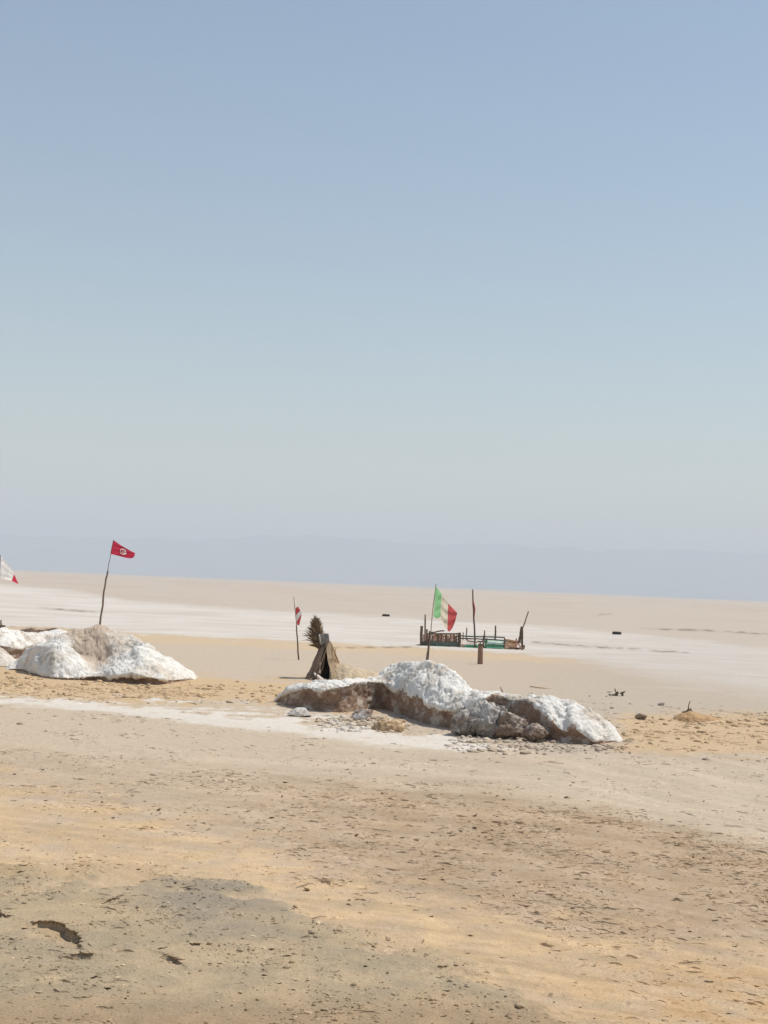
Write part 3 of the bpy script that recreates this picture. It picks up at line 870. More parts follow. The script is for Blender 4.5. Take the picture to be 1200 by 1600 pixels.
# ================================================================== LITTLE HUT
def hut():
    D = float(gnd(505, 1062)[1])
    P = lambda px, py, dd=0.0: at(px, py, D + dd)
    root = thing("driftwood_hut", "small tent-shaped hut of leaning planks topped by a dry palm bundle", "hut", gnd(505, 1062))
    def pl(a, b_, w, t, mat, nm="plank", side=(1, 0, 0), seed=0):
        mb = MB(); plank(mb, a, b_, w, t, np.array(side, float), 7, .012, seed)
        return mb.build(nm, mat, root, bevel=.006)
    pl(P(480, 1064, -.15), P(506, 1001, .30), .105, .04, M_WOOD, seed=1)
    pl(P(489, 1065, -.42), P(508, 1000, .22), .10, .045, M_WOODD, seed=2)  # left planks in darker wood: their shade is put into the colour
    pl(P(483, 1061, .25), P(507, 1003, .36), .08, .04, M_WOOD, seed=3)
    pl(P(486, 1060, .50), P(508, 1005, .44), .10, .04, M_WOODD, seed=4)
    pl(P(522.5, 1067, -.25), P(510.5, 1000, .22), .135, .05, M_WOODP, seed=5)  # right planks and sticks in paler wood: sunlight put into the colour
    pl(P(525, 1061, .20), P(512, 1002, .34), .14, .04, M_WOODP, seed=6)
    pl(P(529, 1056, .55), P(513, 1002, .44), .14, .04, M_WOODP, seed=7)
    pl(P(532, 1053, .90), P(513, 1003, .52), .14, .04, M_WOOD, seed=8)
    pl(P(516, 1050, 1.25), P(510, 1003, .58), .13, .04, M_WOODD, seed=9)
    pl(P(503, 1052, 1.20), P(509, 1004, .56), .13, .04, M_WOODD, seed=10)
    pl(P(492, 1054, 1.0), P(508, 1004, .52), .14, .04, M_WOODD, seed=11)
    pl(P(487, 1057, .6), P(508, 1004, .46), .14, .04, M_WOOD, seed=12)
    for k, (a, b_) in enumerate((((519, 1007, .15), (530, 1036, .35)), ((524, 1013, .4), (524.5, 1024, .4)), ((520, 1022, .05), (528, 1036, .2)), ((520, 1018, .0), (523, 1044, -.05)))):
        mb = MB(); tube(mb, bent(P(*a), P(*b_), 5, .012, k), [.017, .016, .015, .014, .012], 7, .1, k); mb.build("stick", M_WOODP, root, True)
    for k, (a, b_) in enumerate((((478, 1063, .1), (503, 1008, .2)), ((493, 1064, -.5), (511, 1006, .1)), ((526, 1062, .0), (507, 995, .2)), ((499, 1062, .1), (513, 1004, .3)))):
        mb = MB(); tube(mb, bent(P(*a), P(*b_), 7, .03, k + 40), [.026, .025, .024, .022, .02, .018, .014], 7, .15, k); mb.build("stick", M_WOODD if k != 2 else M_WOODP, root, True)
    # near-black sheet standing in for the shade inside the hut
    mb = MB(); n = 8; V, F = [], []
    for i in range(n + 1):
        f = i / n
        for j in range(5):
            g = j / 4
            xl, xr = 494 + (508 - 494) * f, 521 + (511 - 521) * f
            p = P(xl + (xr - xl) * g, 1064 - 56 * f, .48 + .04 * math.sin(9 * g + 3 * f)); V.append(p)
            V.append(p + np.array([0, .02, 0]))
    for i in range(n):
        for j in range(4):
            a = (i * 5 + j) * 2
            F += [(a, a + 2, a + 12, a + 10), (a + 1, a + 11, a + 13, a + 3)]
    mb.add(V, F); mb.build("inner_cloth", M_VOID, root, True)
    # tin-wrapped cap block where the planks meet
    mb = MB()
    plank(mb, P(498.5, 998.5, .25), P(514.5, 996.5, .25), .27, .26, np.array([0, 0, 1.0]), 7, .02, 3)
    cap = mb.build("cap", M_GREYT, root, bevel=.02)
    for k in range(1):
        mb = MB(); tube(mb, [P(499 + 5 * k, 991 + k, .10), P(501 + 5 * k, 1004 - k, .09), P(503 + 5 * k, 1009 - k, .12)], .012, 6); mb.build("binding", M_RAG, cap, True)
    # rag bunched at the foot of the opening
    mb = MB(); tube(mb, [P(491, 1052, -.3), P(495, 1057, -.36), P(500, 1061, -.4), P(505, 1062, -.38)], [.035, .07, .06, .03], 9, .3, 4); mb.build("rag", M_RAG, root, True)
    mb = MB(); tube(mb, [P(500, 1031, .1), P(498, 1042, -.05), P(500, 1052, -.15)], [.02, .035, .02], 8, .35, 5); mb.build("rag", M_RAG, root, True)
    # bundle of dry palm fronds
    mb = MB(); r = random.Random(5)
    for k in range(620):
        f = r.random()
        s0 = P(500 - 5 * f + r.uniform(-6, 4) * (1 - abs(f - .4)), 1014 - 44 * f, .30 + r.uniform(-.16, .16))
        wdt = 1.25 - abs(f - .42) * 1.2
        a = r.gauss(2.5 - .75 * f, .62)
        if r.random() < .22: a = r.uniform(.6, 1.8)
        dy = r.uniform(-.7, .7)
        l = r.choice((.6, 1, 1, 1.25)) * r.uniform(.16, .40) * wdt * (.62 if a < 1.7 else 1)
        d = nrm([math.cos(a), dy, math.sin(a) * (1.0 if f > .3 else .55) + .08])
        e = s0 + d * l
        w = nrm(np.cross(d, [r.uniform(-1, 1), r.uniform(-1, 1), r.uniform(-1, 1)])) * r.uniform(.008, .022)
        m_ = s0 + d * l * .55 + np.array([0, 0, r.uniform(-.01, .02)])
        u = nrm(np.cross(d, w)) * .005
        mb.add([s0 - w * .5, s0 + w * .5, m_ + w + u, m_ - w + u, e, s0 - u, m_ - u * 2], [(0, 1, 2, 3), (3, 2, 4), (1, 0, 5), (1, 5, 6, 2), (5, 0, 3, 6), (2, 6, 4), (6, 3, 4)])
    pb = mb.build("palm_fronds", M_PALM, root); pb["kind"] = "stuff"
    mb = MB(); tube(mb, bent(P(502, 1018, .3), P(496, 966, .3), 7, .01, 2), [.05, .09, .12, .12, .09, .06, .03], 9, .2, 6); mb.build("palm_stem", M_PALM, root, True)
hut()

# ================================================================== FLAGS
def flag(name, label, pole_pts, bands, T, Bt, D, wave, cap=None, nu=30, nv=18, swing=0.0, lean=0.0, folds=(2.2, 0.0), group=None, pole_mat=None, base_up=0.0):
    """pole_pts: list of segments [(px,py)...], radius, material, part name; bands: (u0, u1, material, name)"""
    b0 = pole_pts[0][0][0]
    root = thing(name, label, "flag", at(b0[0], b0[1], D), group)
    for pts, rad_, mat, nm in pole_pts:
        pp = [at(x_, y_, D + .0) for x_, y_ in pts]
        fine = []
        for a, b_ in zip(pp[:-1], pp[1:]):
            fine += bent(a, b_, 5, .012, int(a[0] * 10))[:-1]
        fine.append(pp[-1])
        mb = MB(); tube(mb, fine, list(np.linspace(rad_, rad_ * .78, len(fine))), 8, .08, 3); mb.build(nm, mat, root, True)
    tu, tx, ty = zip(*T); bu, bx, by = zip(*Bt)
    def pos(u, v_):
        a = np.array([np.interp(u, tu, tx), np.interp(u, tu, ty)]); b_ = np.array([np.interp(u, bu, bx), np.interp(u, bu, by)])
        p = a + (b_ - a) * v_
        dd = wave * min(1, u * 3) * (math.sin(folds[0] * 2 * math.pi * (u + .22 * v_) + folds[1]) + .35 * math.sin(5.3 * math.pi * (u * .6 + v_)))
        return at(p[0], p[1], D + dd + swing * u - lean * v_)
    for u0, u1, mat, nm in bands:
        k = max(4, int(nu * (u1 - u0)))
        V = np.array([[pos(u0 + (u1 - u0) * i / k, j / nv) for j in range(nv + 1)] for i in range(k + 1)])
        V = V.reshape(-1, 3)
        mesh_np(nm, V, grid_faces(k + 1, nv + 1), mat, root)
    return root, pos

DM = float(gnd(150, 1057)[1]) + 1.35
root, pos = flag("flag", "red flag with white crescent disc on a kinked leaning pole above the left heap",
     [([(153.5, 992), (159, 955), (164, 916), (168.3, 893)], .030, M_WOOD, "pole"), ([(167.6, 897), (173, 866), (177.5, 843)], .012, M_GREYT, "pole_tip")],
     [(0, 1, C_RED, "cloth")],
     [(0, 177.5, 844), (.35, 189, 852), (.7, 202, 859.5), (1, 211.5, 864.5)], [(0, 173.3, 865.5), (.35, 185, 868.5), (.7, 198, 872), (.9, 205, 872.5), (1, 209, 871)], DM, .035, swing=.48, lean=.10, folds=(1.5, .4))
cloth_part = [o for o in root.children if o.name.startswith("cloth")][0]
for sgn in (-1, 1):
    uc, vc, ru, rv = .50, .47, .135, .30
    def disc_pt(a, r, off):
        p = pos(uc + ru * r * math.cos(a), vc + rv * r * math.sin(a)); p[1] += sgn * off
        return p
    mb = MB(); n = 28
    mb.add([disc_pt(0, 0, .012)] + [disc_pt(2 * math.pi * i / n, r, .012) for r in (.5, 1.0) for i in range(n)],
           [(0, 1 + i, 1 + (i + 1) % n) for i in range(n)] + [(1 + i, 1 + n + i, 1 + n + (i + 1) % n, 1 + (i + 1) % n) for i in range(n)])
    dsk = mb.build("disc", C_CREST, cloth_part, True)
    mb = MB(); V, F = [], []
    for i in range(17):
        a = math.radians(48 + (312 - 48) * i / 16)
        V.append(disc_pt(a, .72, .017))
        ax_, ay_ = .18 + .55 * math.cos(math.radians(60 + 240 * i / 16)), .55 * math.sin(math.radians(60 + 240 * i / 16))
        V.append(disc_pt(math.atan2(ay_, ax_), math.hypot(ax_, ay_), .017))
    F = [(2 * i, 2 * i + 2, 2 * i + 3, 2 * i + 1) for i in range(16)]
    mb.add(V, F)
    mb.build("crescent", C_RED, cloth_part)
    mb = MB(); V = [disc_pt(0, .18, .018)]
    for i in range(10):
        a = math.pi + math.pi * i / 5; rr = .36 if i % 2 == 0 else .15
        x_, y_ = .18 + rr * math.cos(a), rr * math.sin(a)
        V.append(disc_pt(math.atan2(y_, x_), math.hypot(x_, y_), .018))
    mb.add(V, [(0, 1 + i, 1 + (i + 1) % 10) for i in range(10)]); mb.build("star", C_RED, cloth_part)

flag("flag", "blue, white and red flag blowing in at the left edge of the picture",
     [([(-36, 1030), (-30, 940), (-24, 832)], .03, M_WOOD, "pole")],
     [(0, .42, C_BLUE, "blue_band"), (.42, .82, C_WHITE, "white_band"), (.82, 1, C_RED, "red_band")],
     [(0, -24.5, 836), (.42, 1, 868), (.6, 11, 879.5), (.82, 22, 897), (1, 28.5, 911.5)], [(0, -27, 889), (.42, 0, 903), (.65, 9, 905.5), (.82, 18.3, 907.5), (1, 28, 912.5)], float(gnd(-20, 1042)[1]) + .4, .05, swing=1.0, lean=.35, folds=(1.2, 1.0))

D3 = float(gnd(466.5, 1031)[1])
flag("flag", "small limp red and white flag on a thin stick left of the hut", 
     [([(466.8, 1034), (465.0, 1003), (463.2, 976)], .028, M_WOODD, "pole"), ([(463.3, 978), (461.5, 955), (459, 932)], .014, M_WOOD, "pole_tip")],
     [(0, .32, C_WHITE, "white_band"), (.32, .56, C_RED2, "red_band"), (.56, .78, C_WHITE, "white_band"), (.78, 1, C_RED2, "red_band")],
     [(0, 459.8, 936), (.32, 465.5, 947.5), (.66, 471.2, 956.5), (.8, 471.5, 960), (1, 467.5, 977.5)], [(0, 460.5, 942), (.3, 461.8, 950), (.66, 462.5, 966), (.8, 463, 972), (1, 464.5, 976)], D3, .05, swing=.15, lean=.1, folds=(1.4, .8))

D4 = 45.0
flag("flag", "green, white and red flag drooping on a tall pole behind the long bank",
     [([(665.5, 1046), (668, 1020), (669.5, 1008)], .035, M_WOOD, "pole_foot"), ([(668.3, 1034), (671.5, 1000), (675.5, 960), (681.5, 912)], .016, M_WOOD, "pole")],
     [(0, .36, C_GREEN, "green_band"), (.36, .68, C_WHITE_SHADE, "white_band"), (.68, 1, C_RED2, "red_band")],
     [(0, 681, 916), (.36, 690, 928), (.68, 700.3, 943), (1, 714.5, 957.5)], [(0, 677.2, 963), (.2, 682, 967), (.36, 688, 964), (.55, 694, 979), (.68, 699, 984), (.8, 701.5, 987.5), (.92, 706, 983), (1, 711, 972)], D4, .10, swing=.65, lean=.4, folds=(2.0, .2), nv=26)

# ================================================================== PEN OF OLD BOARDS
def pen():
    D = float(gnd(735, 1012)[1])
    P = lambda px, py, dd=0.0: at(px, py, D + dd)
    root = thing("board_pen", "ramshackle pen of old boards, posts and green panels on the flat", "fence", gnd(735, 1012))
    def pl(a, b_, w, t, mat, nm, side, seed=0, bev=.006):
        mb = MB(); plank(mb, P(*a), P(*b_), w, t, np.array(side, float), 6, .015, seed); return mb.build(nm, mat, root, bevel=bev)
    def po(a, b_, r0, mat, nm="post", r1=None, seed=1):
        mb = MB(); tube(mb, bent(P(*a), P(*b_), 6, r0 * .3, seed), list(np.linspace(r0, r1 or r0 * .85, 6)), 9, .12, seed); return mb.build(nm, mat, root, True)
    UP, SD = (0, 0, 1), (1, 0, 0)
    # left box
    pl((658, 1013, 0), (659, 978, 0), .13, .11, M_WOODD, "post", SD, 1)
    po((663.5, 1011, .4), (664.5, 960, .4), .045, M_WOOD, seed=2)
    pl((666.5, 1013, -.06), (667, 983, -.06), .08, .07, M_WOODD, "post", SD, 3)
    po((669.5, 1010, .1), (671.5, 986, .1), .05, M_WOODD, seed=4)
    pl((718.2, 1014, 0), (718.2, 988.5, 0), .11, .09, M_WOODD, "post", SD, 5)
    pl((668, 990.5, -.02), (720, 990.0, -.02), .075, .06, M_WOODD, "rail", UP, 6)
    pl((670, 989, .05), (694, 985.5, .05), .06, .10, M_WOODD, "rail", UP, 7)
    pl((660, 1006.5, .04), (717, 1006.5, .04), .25, .035, M_GREYG, "bottom_board", UP, 8)
    pl((661, 1009.5, -.06), (700, 1010.5, -.06), .10, .04, M_GREENW, "bottom_board", UP, 9)
    x = 660.5; k = 0
    while x < 716:
        w = random.Random(k).uniform(3.2, 5.2)
        pl((x + w / 2, 1004, .09), (x + w / 2 + random.Random(k + 9).uniform(-.6, .6), 991.5 + random.Random(k + 3).uniform(0, 1.5), .09), w * .0307 * .92, .025, M_WOODR if k % 5 != 3 else M_WOOD, "board", SD, 20 + k)
        x += w; k += 1
    for k, xx in enumerate((684, 690.5, 697, 703.5, 709.5, 714)):
        pl((xx + (-1.5 if k % 2 else 1.2), 1004, .03), (xx, 990.5, .03), .045 if k else .12, .03, M_WOODD, "slat", SD, 40 + k)
    pl((650.5, 1011, .2), (657, 1009.5, .2), .2, .15, M_WOODD, "block", UP, 50)
    # middle rails
    pl((719, 993.4, 0), (789, 996.2, 0), .065, .05, M_GREYG, "rail", UP, 51)
    pl((719, 997.6, .03), (762, 999.2, .03), .06, .05, M_WOODD, "rail", UP, 52)
    pl((758, 998.2, -.05), (790, 1001.0, -.05), .07, .05, M_GREYG, "rail", UP, 53)
    pl((720, 1003.5, .12), (746, 1004.5, .12), .26, .03, M_RAG, "panel", (0, .95, 1), 54)
    pl((721, 1009, .05), (737, 1011.5, .05), .13, .05, M_WOODP, "board", UP, 55)
    pl((727, 1010.2, .0), (757, 1011.2, .0), .20, .04, M_GREENB, "panel", (0, .95, 1), 56)
    po((730, 1001, -.02), (746, 1004, -.02), .03, M_WOOD, "branch", .02, 57)
    po((731, 998, -.02), (730, 1002, -.02), .025, M_WOOD, "branch", .02, 58)
    po((742, 1013, -.03), (741.5, 1000, -.03), .035, M_WOODD, seed=59)
    po((755.5, 1016, -.1), (757.3, 985, -.1), .035, M_WOODD, seed=60)
    pl((759, 1014.5, 0), (760.3, 998, 0), .10, .06, M_GREENW, "post", SD, 61)
    # green and white panel
    pl((761.5, 1002.6, .03), (787, 1004.2, .03), .27, .03, M_MINT, "panel", (0, .95, 1), 62)
    pl((761.5, 1008.0, .0), (787.3, 1008.6, .0), .12, .03, M_GREENW, "panel", UP, 63)
    pl((761.5, 1011.3, -.02), (786.0, 1011.4, -.02), .15, .03, M_LGREEN, "panel", (0, .95, 1), 64)
    pl((760.5, 1014.2, -.04), (786.5, 1014.2, -.04), .08, .03, M_GREENW, "panel", UP, 65)
    pl((787.6, 1013, 0), (788.4, 997, 0), .07, .05, M_WOODD, "post", SD, 66)
    # right: orange boards
    for k, (a, b_, w) in enumerate((((789, 1000, .05), (814, 1003.5, .05), .10), ((789, 1004.5, .05), (807, 1006, .05), .11), ((789, 1008.8, .05), (808, 1009.6, .05), .11), ((788, 1012.6, .03), (812, 1013.2, .03), .10))):
        pl(a, b_, w, .035, M_WOODO, "board", UP, 70 + k)
    pl((796, 1012.6, 0), (816, 1013.6, 0), .07, .05, M_WOODD, "rail", UP, 75)
    pl((789, 1001.8, .0), (812, 1004.8, .0), .035, .04, M_WOODD, "rail", UP, 76)
    pl((807.5, 1015, 0), (806.6, 997.5, 0), .07, .05, M_WOODR, "post", SD, 77)
    pl((809, 1005, -.03), (816.5, 1015, -.03), .08, .05, M_WOODR, "brace", SD, 78)
    pl((811.5, 1003, .0), (815.5, 979.5, .05), .12, .06, M_WOODD, "post", SD, 79)
    pl((815.5, 1016, .05), (815.8, 979, .05), .10, .06, M_WOODD, "post", SD, 80)
    po((815.5, 985, .0), (826, 955, .0), .032, M_WOOD, "pole", .03, 81)
    po((818, 1014, -.1), (819, 1008, -.1), .05, M_WOOD, seed=82)
    # far side of the pen
    po((728.6, 1000, 2.2), (729.4, 980.5, 2.2), .035, M_WOOD, seed=83)
    po((723.5, 1000, 2.2), (723.8, 987.5, 2.2), .028, M_WOOD, seed=84)
    po((774, 1004, 2.2), (774.3, 977.5, 2.2), .045, M_WOODD, seed=85)
    po((755, 1003, 2.2), (755.2, 993, 2.2), .03, M_WOOD, seed=86)
    pl((722, 1001.5, 2.2), (790, 1003.5, 2.2), .08, .05, M_WOODD, "rail", UP, 87)
    return D
DP = pen()
flag("flag", "furled dark red flag hanging limp on a straight pole behind the pen",
     [([(742.8, 1010), (741.0, 975), (740, 955), (738.6, 921)], .042, M_WOODD, "pole")],
     [(0, 1, C_RED2, "cloth")],
     [(0, 738.8, 925), (.4, 740.3, 940), (.75, 742.9, 951), (1, 742.4, 957)], [(0, 738.4, 928), (.4, 738.6, 948), (.75, 740.0, 957), (1, 741.6, 964)], DP + .7, .05, folds=(1.6, .3), nu=18, nv=8)

# ------------------------------------------------------------------ stub post
def stub():
    b0 = gnd(750.5, 1037.5); D = float(b0[1])
    root = thing("stub_post", "short stout brown wooden post standing alone in front of the pen", "post", b0)
    mb = MB(); n = 9
    pts = [at(750.2 + .7 * k / (n - 1), 1040 - 34 * k / (n - 1), D) for k in range(n)]
    tube(mb, pts, [.108, .103, .100, .099, .098, .097, .096, .096, .092], 18, .035, 3)
    mb.build("trunk", M_WOODR2, root, True)
    mb = MB(); tube(mb, [at(751, 1008.6, D), at(751, 1006.2, D)], [.104, .102], 18, .03, 5); mb.build("top_band", M_WOODD, root, True)
    mb = MB(); tube(mb, [at(754.5, 1008, D - .1), at(754.8, 1003, D - .08), at(752.5, 999.5, D - .05)], [.02, .018, .014], 7, .1, 6); mb.build("wire", M_GREYT, root, True)
    mb = MB(); plank(mb, at(749.5, 1006.5, D), at(750.5, 1002.5, D), .05, .04, np.array([1., 0, 0]), 4); mb.build("peg", M_WOOD, root)
M_WOODR2 = mat_wood("red_brown_log", (.12, .07, .05), (.22, .135, .10), (.30, .20, .155), (8, 8, 1.2), 6)
stub()

# ------------------------------------------------------------------ tyres on the flat
def tyre(px, py, label, R=.33, h=.21, rz=0.3):
    B = gnd(px, py)
    root = thing("tyre", label, "tyre", B, "old tyres lying on the far flat")
    prof = [(.62, .12), (.60, .5), (.64, .9), (.80, 1.0), (.95, .93), (1.0, .72), (1.0, .28), (.95, .07), (.80, .0), (.64, .04)]
    n = 40; V, F = [], []
    for i in range(n):
        a = 2 * math.pi * i / n + rz
        for (r_, z_) in prof:
            V.append(B + np.array([R * r_ * math.cos(a), R + R * r_ * math.sin(a), h * z_ - .015]))
    m_ = len(prof)
    for i in range(n):
        for j in range(m_):
            F.append((i * m_ + j, ((i + 1) % n) * m_ + j, ((i + 1) % n) * m_ + (j + 1) % m_, i * m_ + (j + 1) % m_))
    mb = MB(); mb.add(V, F); mb.build("carcass", M_TYRE, root, True)
    mb = MB()
    for i in range(36):
        a = 2 * math.pi * i / 36
        c_, s_ = math.cos(a), math.sin(a)
        for z_ in (.3, .62):
            p = B + np.array([R * 1.005 * c_, R + R * 1.005 * s_, h * z_])
            plank(mb, p - np.array([0, 0, h * .1]), p + np.array([0, 0, h * .1]), .035, .018, np.array([-s_, c_, 0]), 2, 0)
    mb.build("tread", M_TYRE, root)
tyre(603, 963.2, "dark old tyre lying on the far salt, left of the drooping tricolour")
tyre(965, 991.5, "dark old tyre lying on the salt flat, right of the pen", R=.31)

# ------------------------------------------------------------------ sticks and dead wood
def sticks(name, label, cat, segs, D, group=None, mat=None):
    root = thing(name, label, cat, at(segs[0][0][0], segs[0][0][1], D), group)
    for k, (a, b_, r0, nm) in enumerate(segs):
        mb = MB(); tube(mb, bent(at(*a, D + (k % 3) * .05), at(*b_, D + (k % 2) * .06), 5, r0 * .5, k + 3), list(np.linspace(r0, r0 * .6, 5)), 7, .18, k); mb.build(nm, mat or M_WOODD, root, True)
    return root
sticks("dead_shrub", "withered dark twig clump sticking out of the tan flat right of the bank", "dead shrub",
       [((965, 1089), (961, 1076), .022, "twig"), ((963, 1088), (965, 1081), .05, "stump"), ((951, 1086), (966, 1087.5), .03, "branch"), ((949, 1081.5), (956, 1081), .012, "twig"),
        ((971, 1089), (974.5, 1081), .035, "stump"), ((969, 1084), (977, 1080), .025, "branch"), ((956, 1087), (962, 1083), .014, "twig"), ((967, 1088), (982, 1088.5), .012, "twig")], float(gnd(964, 1088)[1]))
DS = float(gnd(1076, 1127)[1]) + .3
sticks("stick", "thin upright stick leaning out of the small orange soil heap", "stick", [((1072, 1119), (1078.5, 1095), .014, "shaft")], DS)
sticks("wood_chunk", "short thick dark piece of wood lying on the small soil heap", "wood", [((1067, 1115), (1080.5, 1108), .045, "shaft"), ((1079, 1108.5), (1083, 1114), .018, "splinter")], DS + .05, None, M_WOOD)
sticks("wood_chunk", "broken brown wood stub at the right shoulder of the soil heap", "wood", [((1081, 1117), (1093, 1121), .04, "shaft"), ((1090, 1123), (1094, 1117), .03, "splinter")], DS - .1, None, M_WOODR2)
sticks("stick", "pale straight stick lying flat on the ground behind the long bank", "stick", [((828, 1072.5), (861, 1076.2), .022, "shaft")], float(gnd(845, 1076)[1]), None, M_WOODP)
sticks("post_stub", "tiny dark post stub at the left edge beyond the heap", "post", [((1.5, 982), (2, 968.5), .05, "shaft"), ((-3, 979), (8, 978), .07, "foot_board")], float(gnd(2, 981)[1]))
sticks("stick", "small dark stick lying on the tan lobe below the red flag", "stick", [((122, 989.5), (128, 989), .05, "knot"), ((126, 990.5), (140, 993.2), .025, "shaft")], DM - .55)
sticks("stick", "little dark stick poking up from the top of the clay lump", "stick", [((785.5, 1082), (782, 1073), .012, "shaft")], float(gnd(780, 1148)[1]) + .75)

# ================================================================== LOOSE GROUND COVER
def scatter(n, r0, r1, seed, dens):
    g = np.random.default_rng(seed)
    a = g.uniform(R_(-22), R_(22), n); r = np.sqrt(g.uniform(r0 ** 2, r1 ** 2, n))
    x, y = r * np.sin(a), r * np.cos(a)
    px, py = to_photo(x, y)
    c, gg, oo, mm, wh = ground_color(px, py, x, y)
    k = g.random(n) < dens(px, py, x, y, gg, oo, mm, wh)
    x, y = x[k], y[k]
    z, c = surf(x, y)
    return x, y, z, c, g

def patchy(x, y, s=.8):
    return np.clip(.5 + 1.5 * fb2(x * s, y * s, 3), 0, 1)

def d_flake(px, py, x, y, gg, oo, mm, wh):
    return rough_amount(px, py, x, y, gg, oo, mm) * patchy(x, y) * (1 - .8 * wh) * sstep(45, 14, np.hypot(x, y)) * .9

def wedges(x, y, z, c, g, lo, hi, name):
    """lifted rims of the drying crust: a gentle back and a short steep front, bent along its length"""
    n = len(x); m_ = 5
    r = np.hypot(x, y)
    ln = np.clip(g.lognormal(math.log(.027), .55, n), .008, .12) * np.interp(r, [8, 20, 32], [.8, 1.15, 1.6])
    h = g.uniform(lo, hi, n) * np.clip(ln / .05, .55, 1.5); w = g.uniform(.015, .045, n) * np.interp(r, [8, 30], [.8, 1.6])
    th = np.where(g.random(n) < .5, g.normal(.12, .6, n), np.where(g.random(n) < .6, g.normal(math.pi + .3, .6, n), g.uniform(0, 2 * np.pi, n)))
    bend = g.normal(0, .5, n); s_ = np.linspace(-1, 1, m_)
    prof = np.clip(1 - np.abs(s_[None]) ** 2.2, 0, 1) * (1 + g.normal(0, .22, (n, m_)))
    L_ = s_[None] * ln[:, None]; wig = bend[:, None] * (s_[None] ** 2 - .4) * ln[:, None] + g.normal(0, .1, (n, m_)) * ln[:, None]
    rows = []
    for off, zz in ((1.0, -.003), (.12, 1.0), (-.10, -.25)):
        ax = L_; ay = wig + off * w[:, None] * np.where(np.abs(s_[None]) > .95, .5, 1)
        X_ = x[:, None] + ax * np.cos(th)[:, None] - ay * np.sin(th)[:, None]
        Y_ = y[:, None] + ax * np.sin(th)[:, None] + ay * np.cos(th)[:, None]
        Z_ = z[:, None] + (h[:, None] * prof * zz if zz > 0 else np.full((n, m_), -.004 if off > 0 else -.012))
        rows.append(np.stack([X_, Y_, Z_], -1))
    V = np.stack(rows, 2).reshape(-1, 3)
    fc = grid_faces(m_, 3)
    F = (fc[None] + m_ * 3 * np.arange(n)[:, None, None]).reshape(-1, 4)
    cc = np.repeat(c * g.uniform(.97, 1.14, n)[:, None], m_ * 3, 0)
    o = mesh_np(name, V, F, M_FLAKE, smooth=False, col=np.clip(cc, .02, .85)); o["kind"] = "stuff"
    print(name, n)

def d_wedge(px, py, x, y, gg, oo, mm, wh):
    p = np.clip(.15 + 2.2 * fb2(x * .7 + 3, y * .7, 3), 0, 1)
    sd_ = py - L_m1(px)
    trk = fb2(px * .0035 + 3, sd_ * .055, 3) + .6 * fb2(px * .008 + 30, sd_ * .16 + 8, 2)
    p = p * np.clip(.7 + 1.6 * trk, .1, 1.6)
    band = mm * (1 - oo) * (1 - gg) * sstep(350, 620, px)
    p = np.maximum(p, band * np.clip(.45 + 1.6 * fb2(x * .9 + 60, y * .6, 3), 0, 1))
    return rough_amount(px, py, x, y, gg, oo, mm) * p * (1 - .85 * wh)
x, y, z, c, g = scatter(190000, 6.5, 34, 404, d_wedge)
wedges(x, y, z, c, g, .004, .0125, "crust_rims")

x, y, z, c, g = scatter(16000, 6.5, 30, 101, d_flake)
n = len(x)
uu, vv = np.meshgrid(np.linspace(-1, 1, 4), np.linspace(-1, 1, 3), indexing='ij')
uu, vv = uu.ravel(), vv.ravel()
size = np.clip(g.lognormal(math.log(.017), .42, n), .006, .045)[:, None]
asp = g.uniform(.35, .9, n)[:, None]
lx = (uu[None] + g.normal(0, .14, (n, 12))) * size
ly = (vv[None] * (1 - .25 * uu[None] ** 2) + g.normal(0, .14, (n, 12))) * size * asp
curl = g.uniform(.05, .45, n)[:, None]; tilt = g.normal(0, .20, n)[:, None]; tl2 = g.normal(0, .20, n)[:, None]
lz = curl * size * (uu[None] ** 2) * .8 + .25 * curl * size * vv[None] ** 2 + lx * tilt + ly * tl2 + .003
th = g.uniform(0, 2 * np.pi, n)[:, None]
FX = x[:, None] + lx * np.cos(th) - ly * np.sin(th); FY = y[:, None] + lx * np.sin(th) + ly * np.cos(th); FZ = z[:, None] + lz - .12 * size
fc = grid_faces(4, 3)
F = (fc[None] + 12 * np.arange(n)[:, None, None]).reshape(-1, 4)
cc = np.repeat(c * g.uniform(.88, 1.12, n)[:, None], 12, 0)
o = mesh_np("mud_flakes", np.stack([FX, FY, FZ], -1).reshape(-1, 3), F, M_FLAKE, col=np.clip(cc, .02, .85))
o["kind"] = "stuff"
print("flakes", n)

def d_clod(px, py, x, y, gg, oo, mm, wh):
    d = .025 * rough_amount(px, py, x, y, gg, oo, mm) * patchy(x, y, 1.3)
    d = np.maximum(d, .26 * patchy(x, y, 1.1) ** 2 * sstep(-2, 6, py - (L_c1(px) + 8)) * sstep(4, -4, py - L_c2(px)) * sstep(480, 420, px))
    d = np.maximum(d, .16 * patchy(x, y, 1.2) ** 2 * sstep(960, 1010, px) * sstep(1112, 1126, py) * sstep(1185, 1160, py))
    d = np.maximum(d, .75 * sstep(490, 520, px) * sstep(650, 610, px) * sstep(1118, 1126, py) * sstep(1146, 1136, py))
    d = np.maximum(d, .5 * sstep(690, 720, px) * sstep(1010, 960, px) * sstep(1144, 1154, py) * sstep(1182, 1166, py))
    d = np.maximum(d, .5 * sstep(400, 430, px) * sstep(830, 780, px) * np.exp(-((py - L_g(px) + 6) / 11) ** 2))
    return d

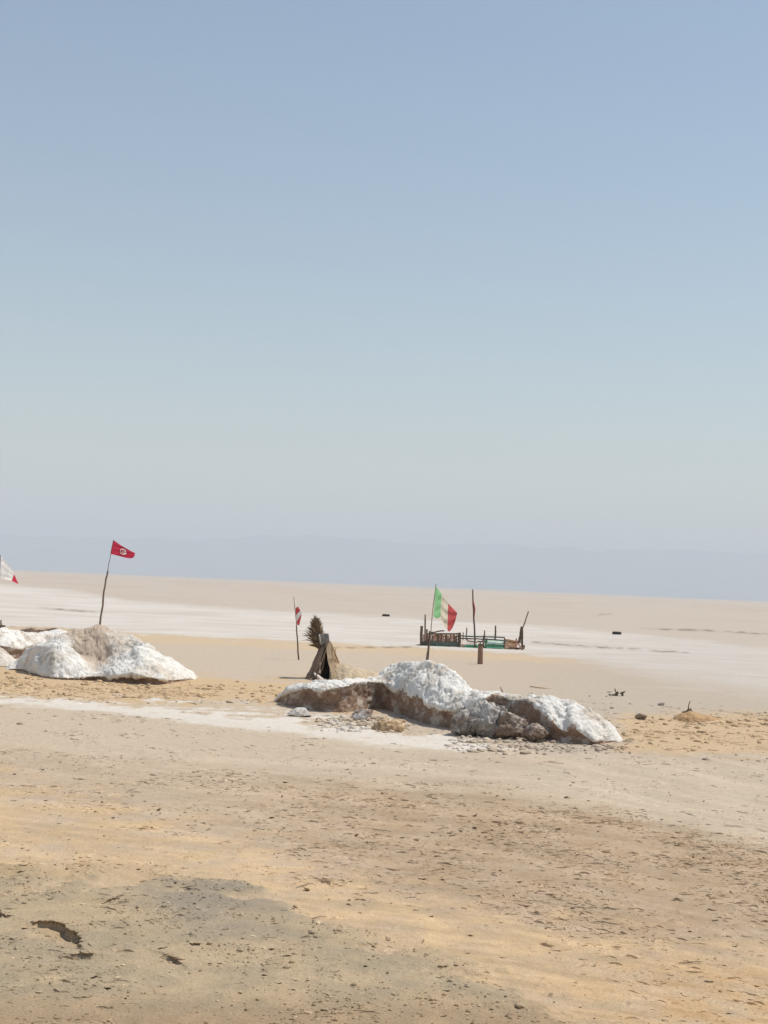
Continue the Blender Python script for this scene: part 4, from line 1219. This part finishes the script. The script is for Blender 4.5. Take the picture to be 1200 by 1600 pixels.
x, y, z, c, g = scatter(80000, 6.5, 36, 202, d_clod)
n = len(x)
V0, F0 = ICO1
size = np.clip(g.lognormal(math.log(.016), .65, n) * np.interp(np.hypot(x, y), [8, 14, 22, 34], [.5, .65, 1.1, 1.5]), .003, .055)
size = np.where(np.hypot(x, y) < 22, np.minimum(size, .016), size)
S = size[:, None] * g.uniform(.55, 1.35, (n, 3)) * np.array([1.2, 1.2, .7])
Vv = V0[None] * (1 + g.normal(0, .16, (n, len(V0), 1))) * S[:, None, :]
th = g.uniform(0, 2 * np.pi, n)[:, None]
VX = Vv[..., 0] * np.cos(th) - Vv[..., 1] * np.sin(th); VY = Vv[..., 0] * np.sin(th) + Vv[..., 1] * np.cos(th)
VV = np.stack([VX + x[:, None], VY + y[:, None], Vv[..., 2] + z[:, None] + S[:, 2:3] * .25], -1)
F = (F0[None] + len(V0) * np.arange(n)[:, None, None]).reshape(-1, 3)
cc = np.repeat(c * g.uniform(.72, 1.1, n)[:, None], len(V0), 0)
o = mesh_np("soil_crumbs", VV.reshape(-1, 3), F, M_FLAKE, smooth=True, col=np.clip(cc, .02, .85))
o["kind"] = "stuff"
print("clods", n)

# thin dry straws and cracks' curled edges lying on the ochre ground
def d_straw(px, py, x, y, gg, oo, mm, wh):
    return (.25 + .75 * oo) * (1 - .8 * gg) * sstep(1170, 1250, py) * patchy(x, y, .9)
x, y, z, c, g = scatter(160, 7, 22, 303, d_straw)
mb = MB()
for k in range(len(x)):
    r = random.Random(k); a = r.gauss(.15, .5); l = r.uniform(.03, .13)
    d = np.array([math.cos(a), math.sin(a) * 1.3, 0]) * l
    p = np.array([x[k], y[k], z[k] + .006])
    tube(mb, [p - d, p - d * .2 + np.array([0, r.uniform(-.02, .02), .006]), p + d * .5 + np.array([0, 0, .008]), p + d], [.002, .0045, .004, .002], 4, .2, k)
o = mb.build("dry_straws", M_WOOD, None, True)
o["kind"] = "stuff"

def d_grit(px, py, x, y, gg, oo, mm, wh):
    return gg * np.clip(.25 + 1.8 * fb2(x * 1.1 + 5, y * 1.1, 3), .04, 1)
x, y, z, c, g = scatter(42000, 6.5, 15.5, 505, d_grit)
n = len(x)
V0, F0 = ico(1)
size = np.clip(g.lognormal(math.log(.0052), .55, n), .002, .022)
S = size[:, None] * g.uniform(.6, 1.4, (n, 3)) * np.array([1.2, 1.2, .75])
Vv = V0[None] * (1 + g.normal(0, .18, (n, len(V0), 1))) * S[:, None, :] + np.stack([x, y, z + S[:, 2] * .3], -1)[:, None, :]
F = (F0[None] + len(V0) * np.arange(n)[:, None, None]).reshape(-1, 3)
tone = np.where(g.random(n) < .12, g.uniform(1.3, 1.7, n), g.uniform(.82, 1.15, n))
o = mesh_np("grit", Vv.reshape(-1, 3), F, M_FLAKE, smooth=False, col=np.clip(np.repeat(c * tone[:, None], len(V0), 0), .02, .8))
o["kind"] = "stuff"
print("grit", n)
print("tris", sum(len(me.loops) - 2 * len(me.polygons) for me in bpy.data.meshes))
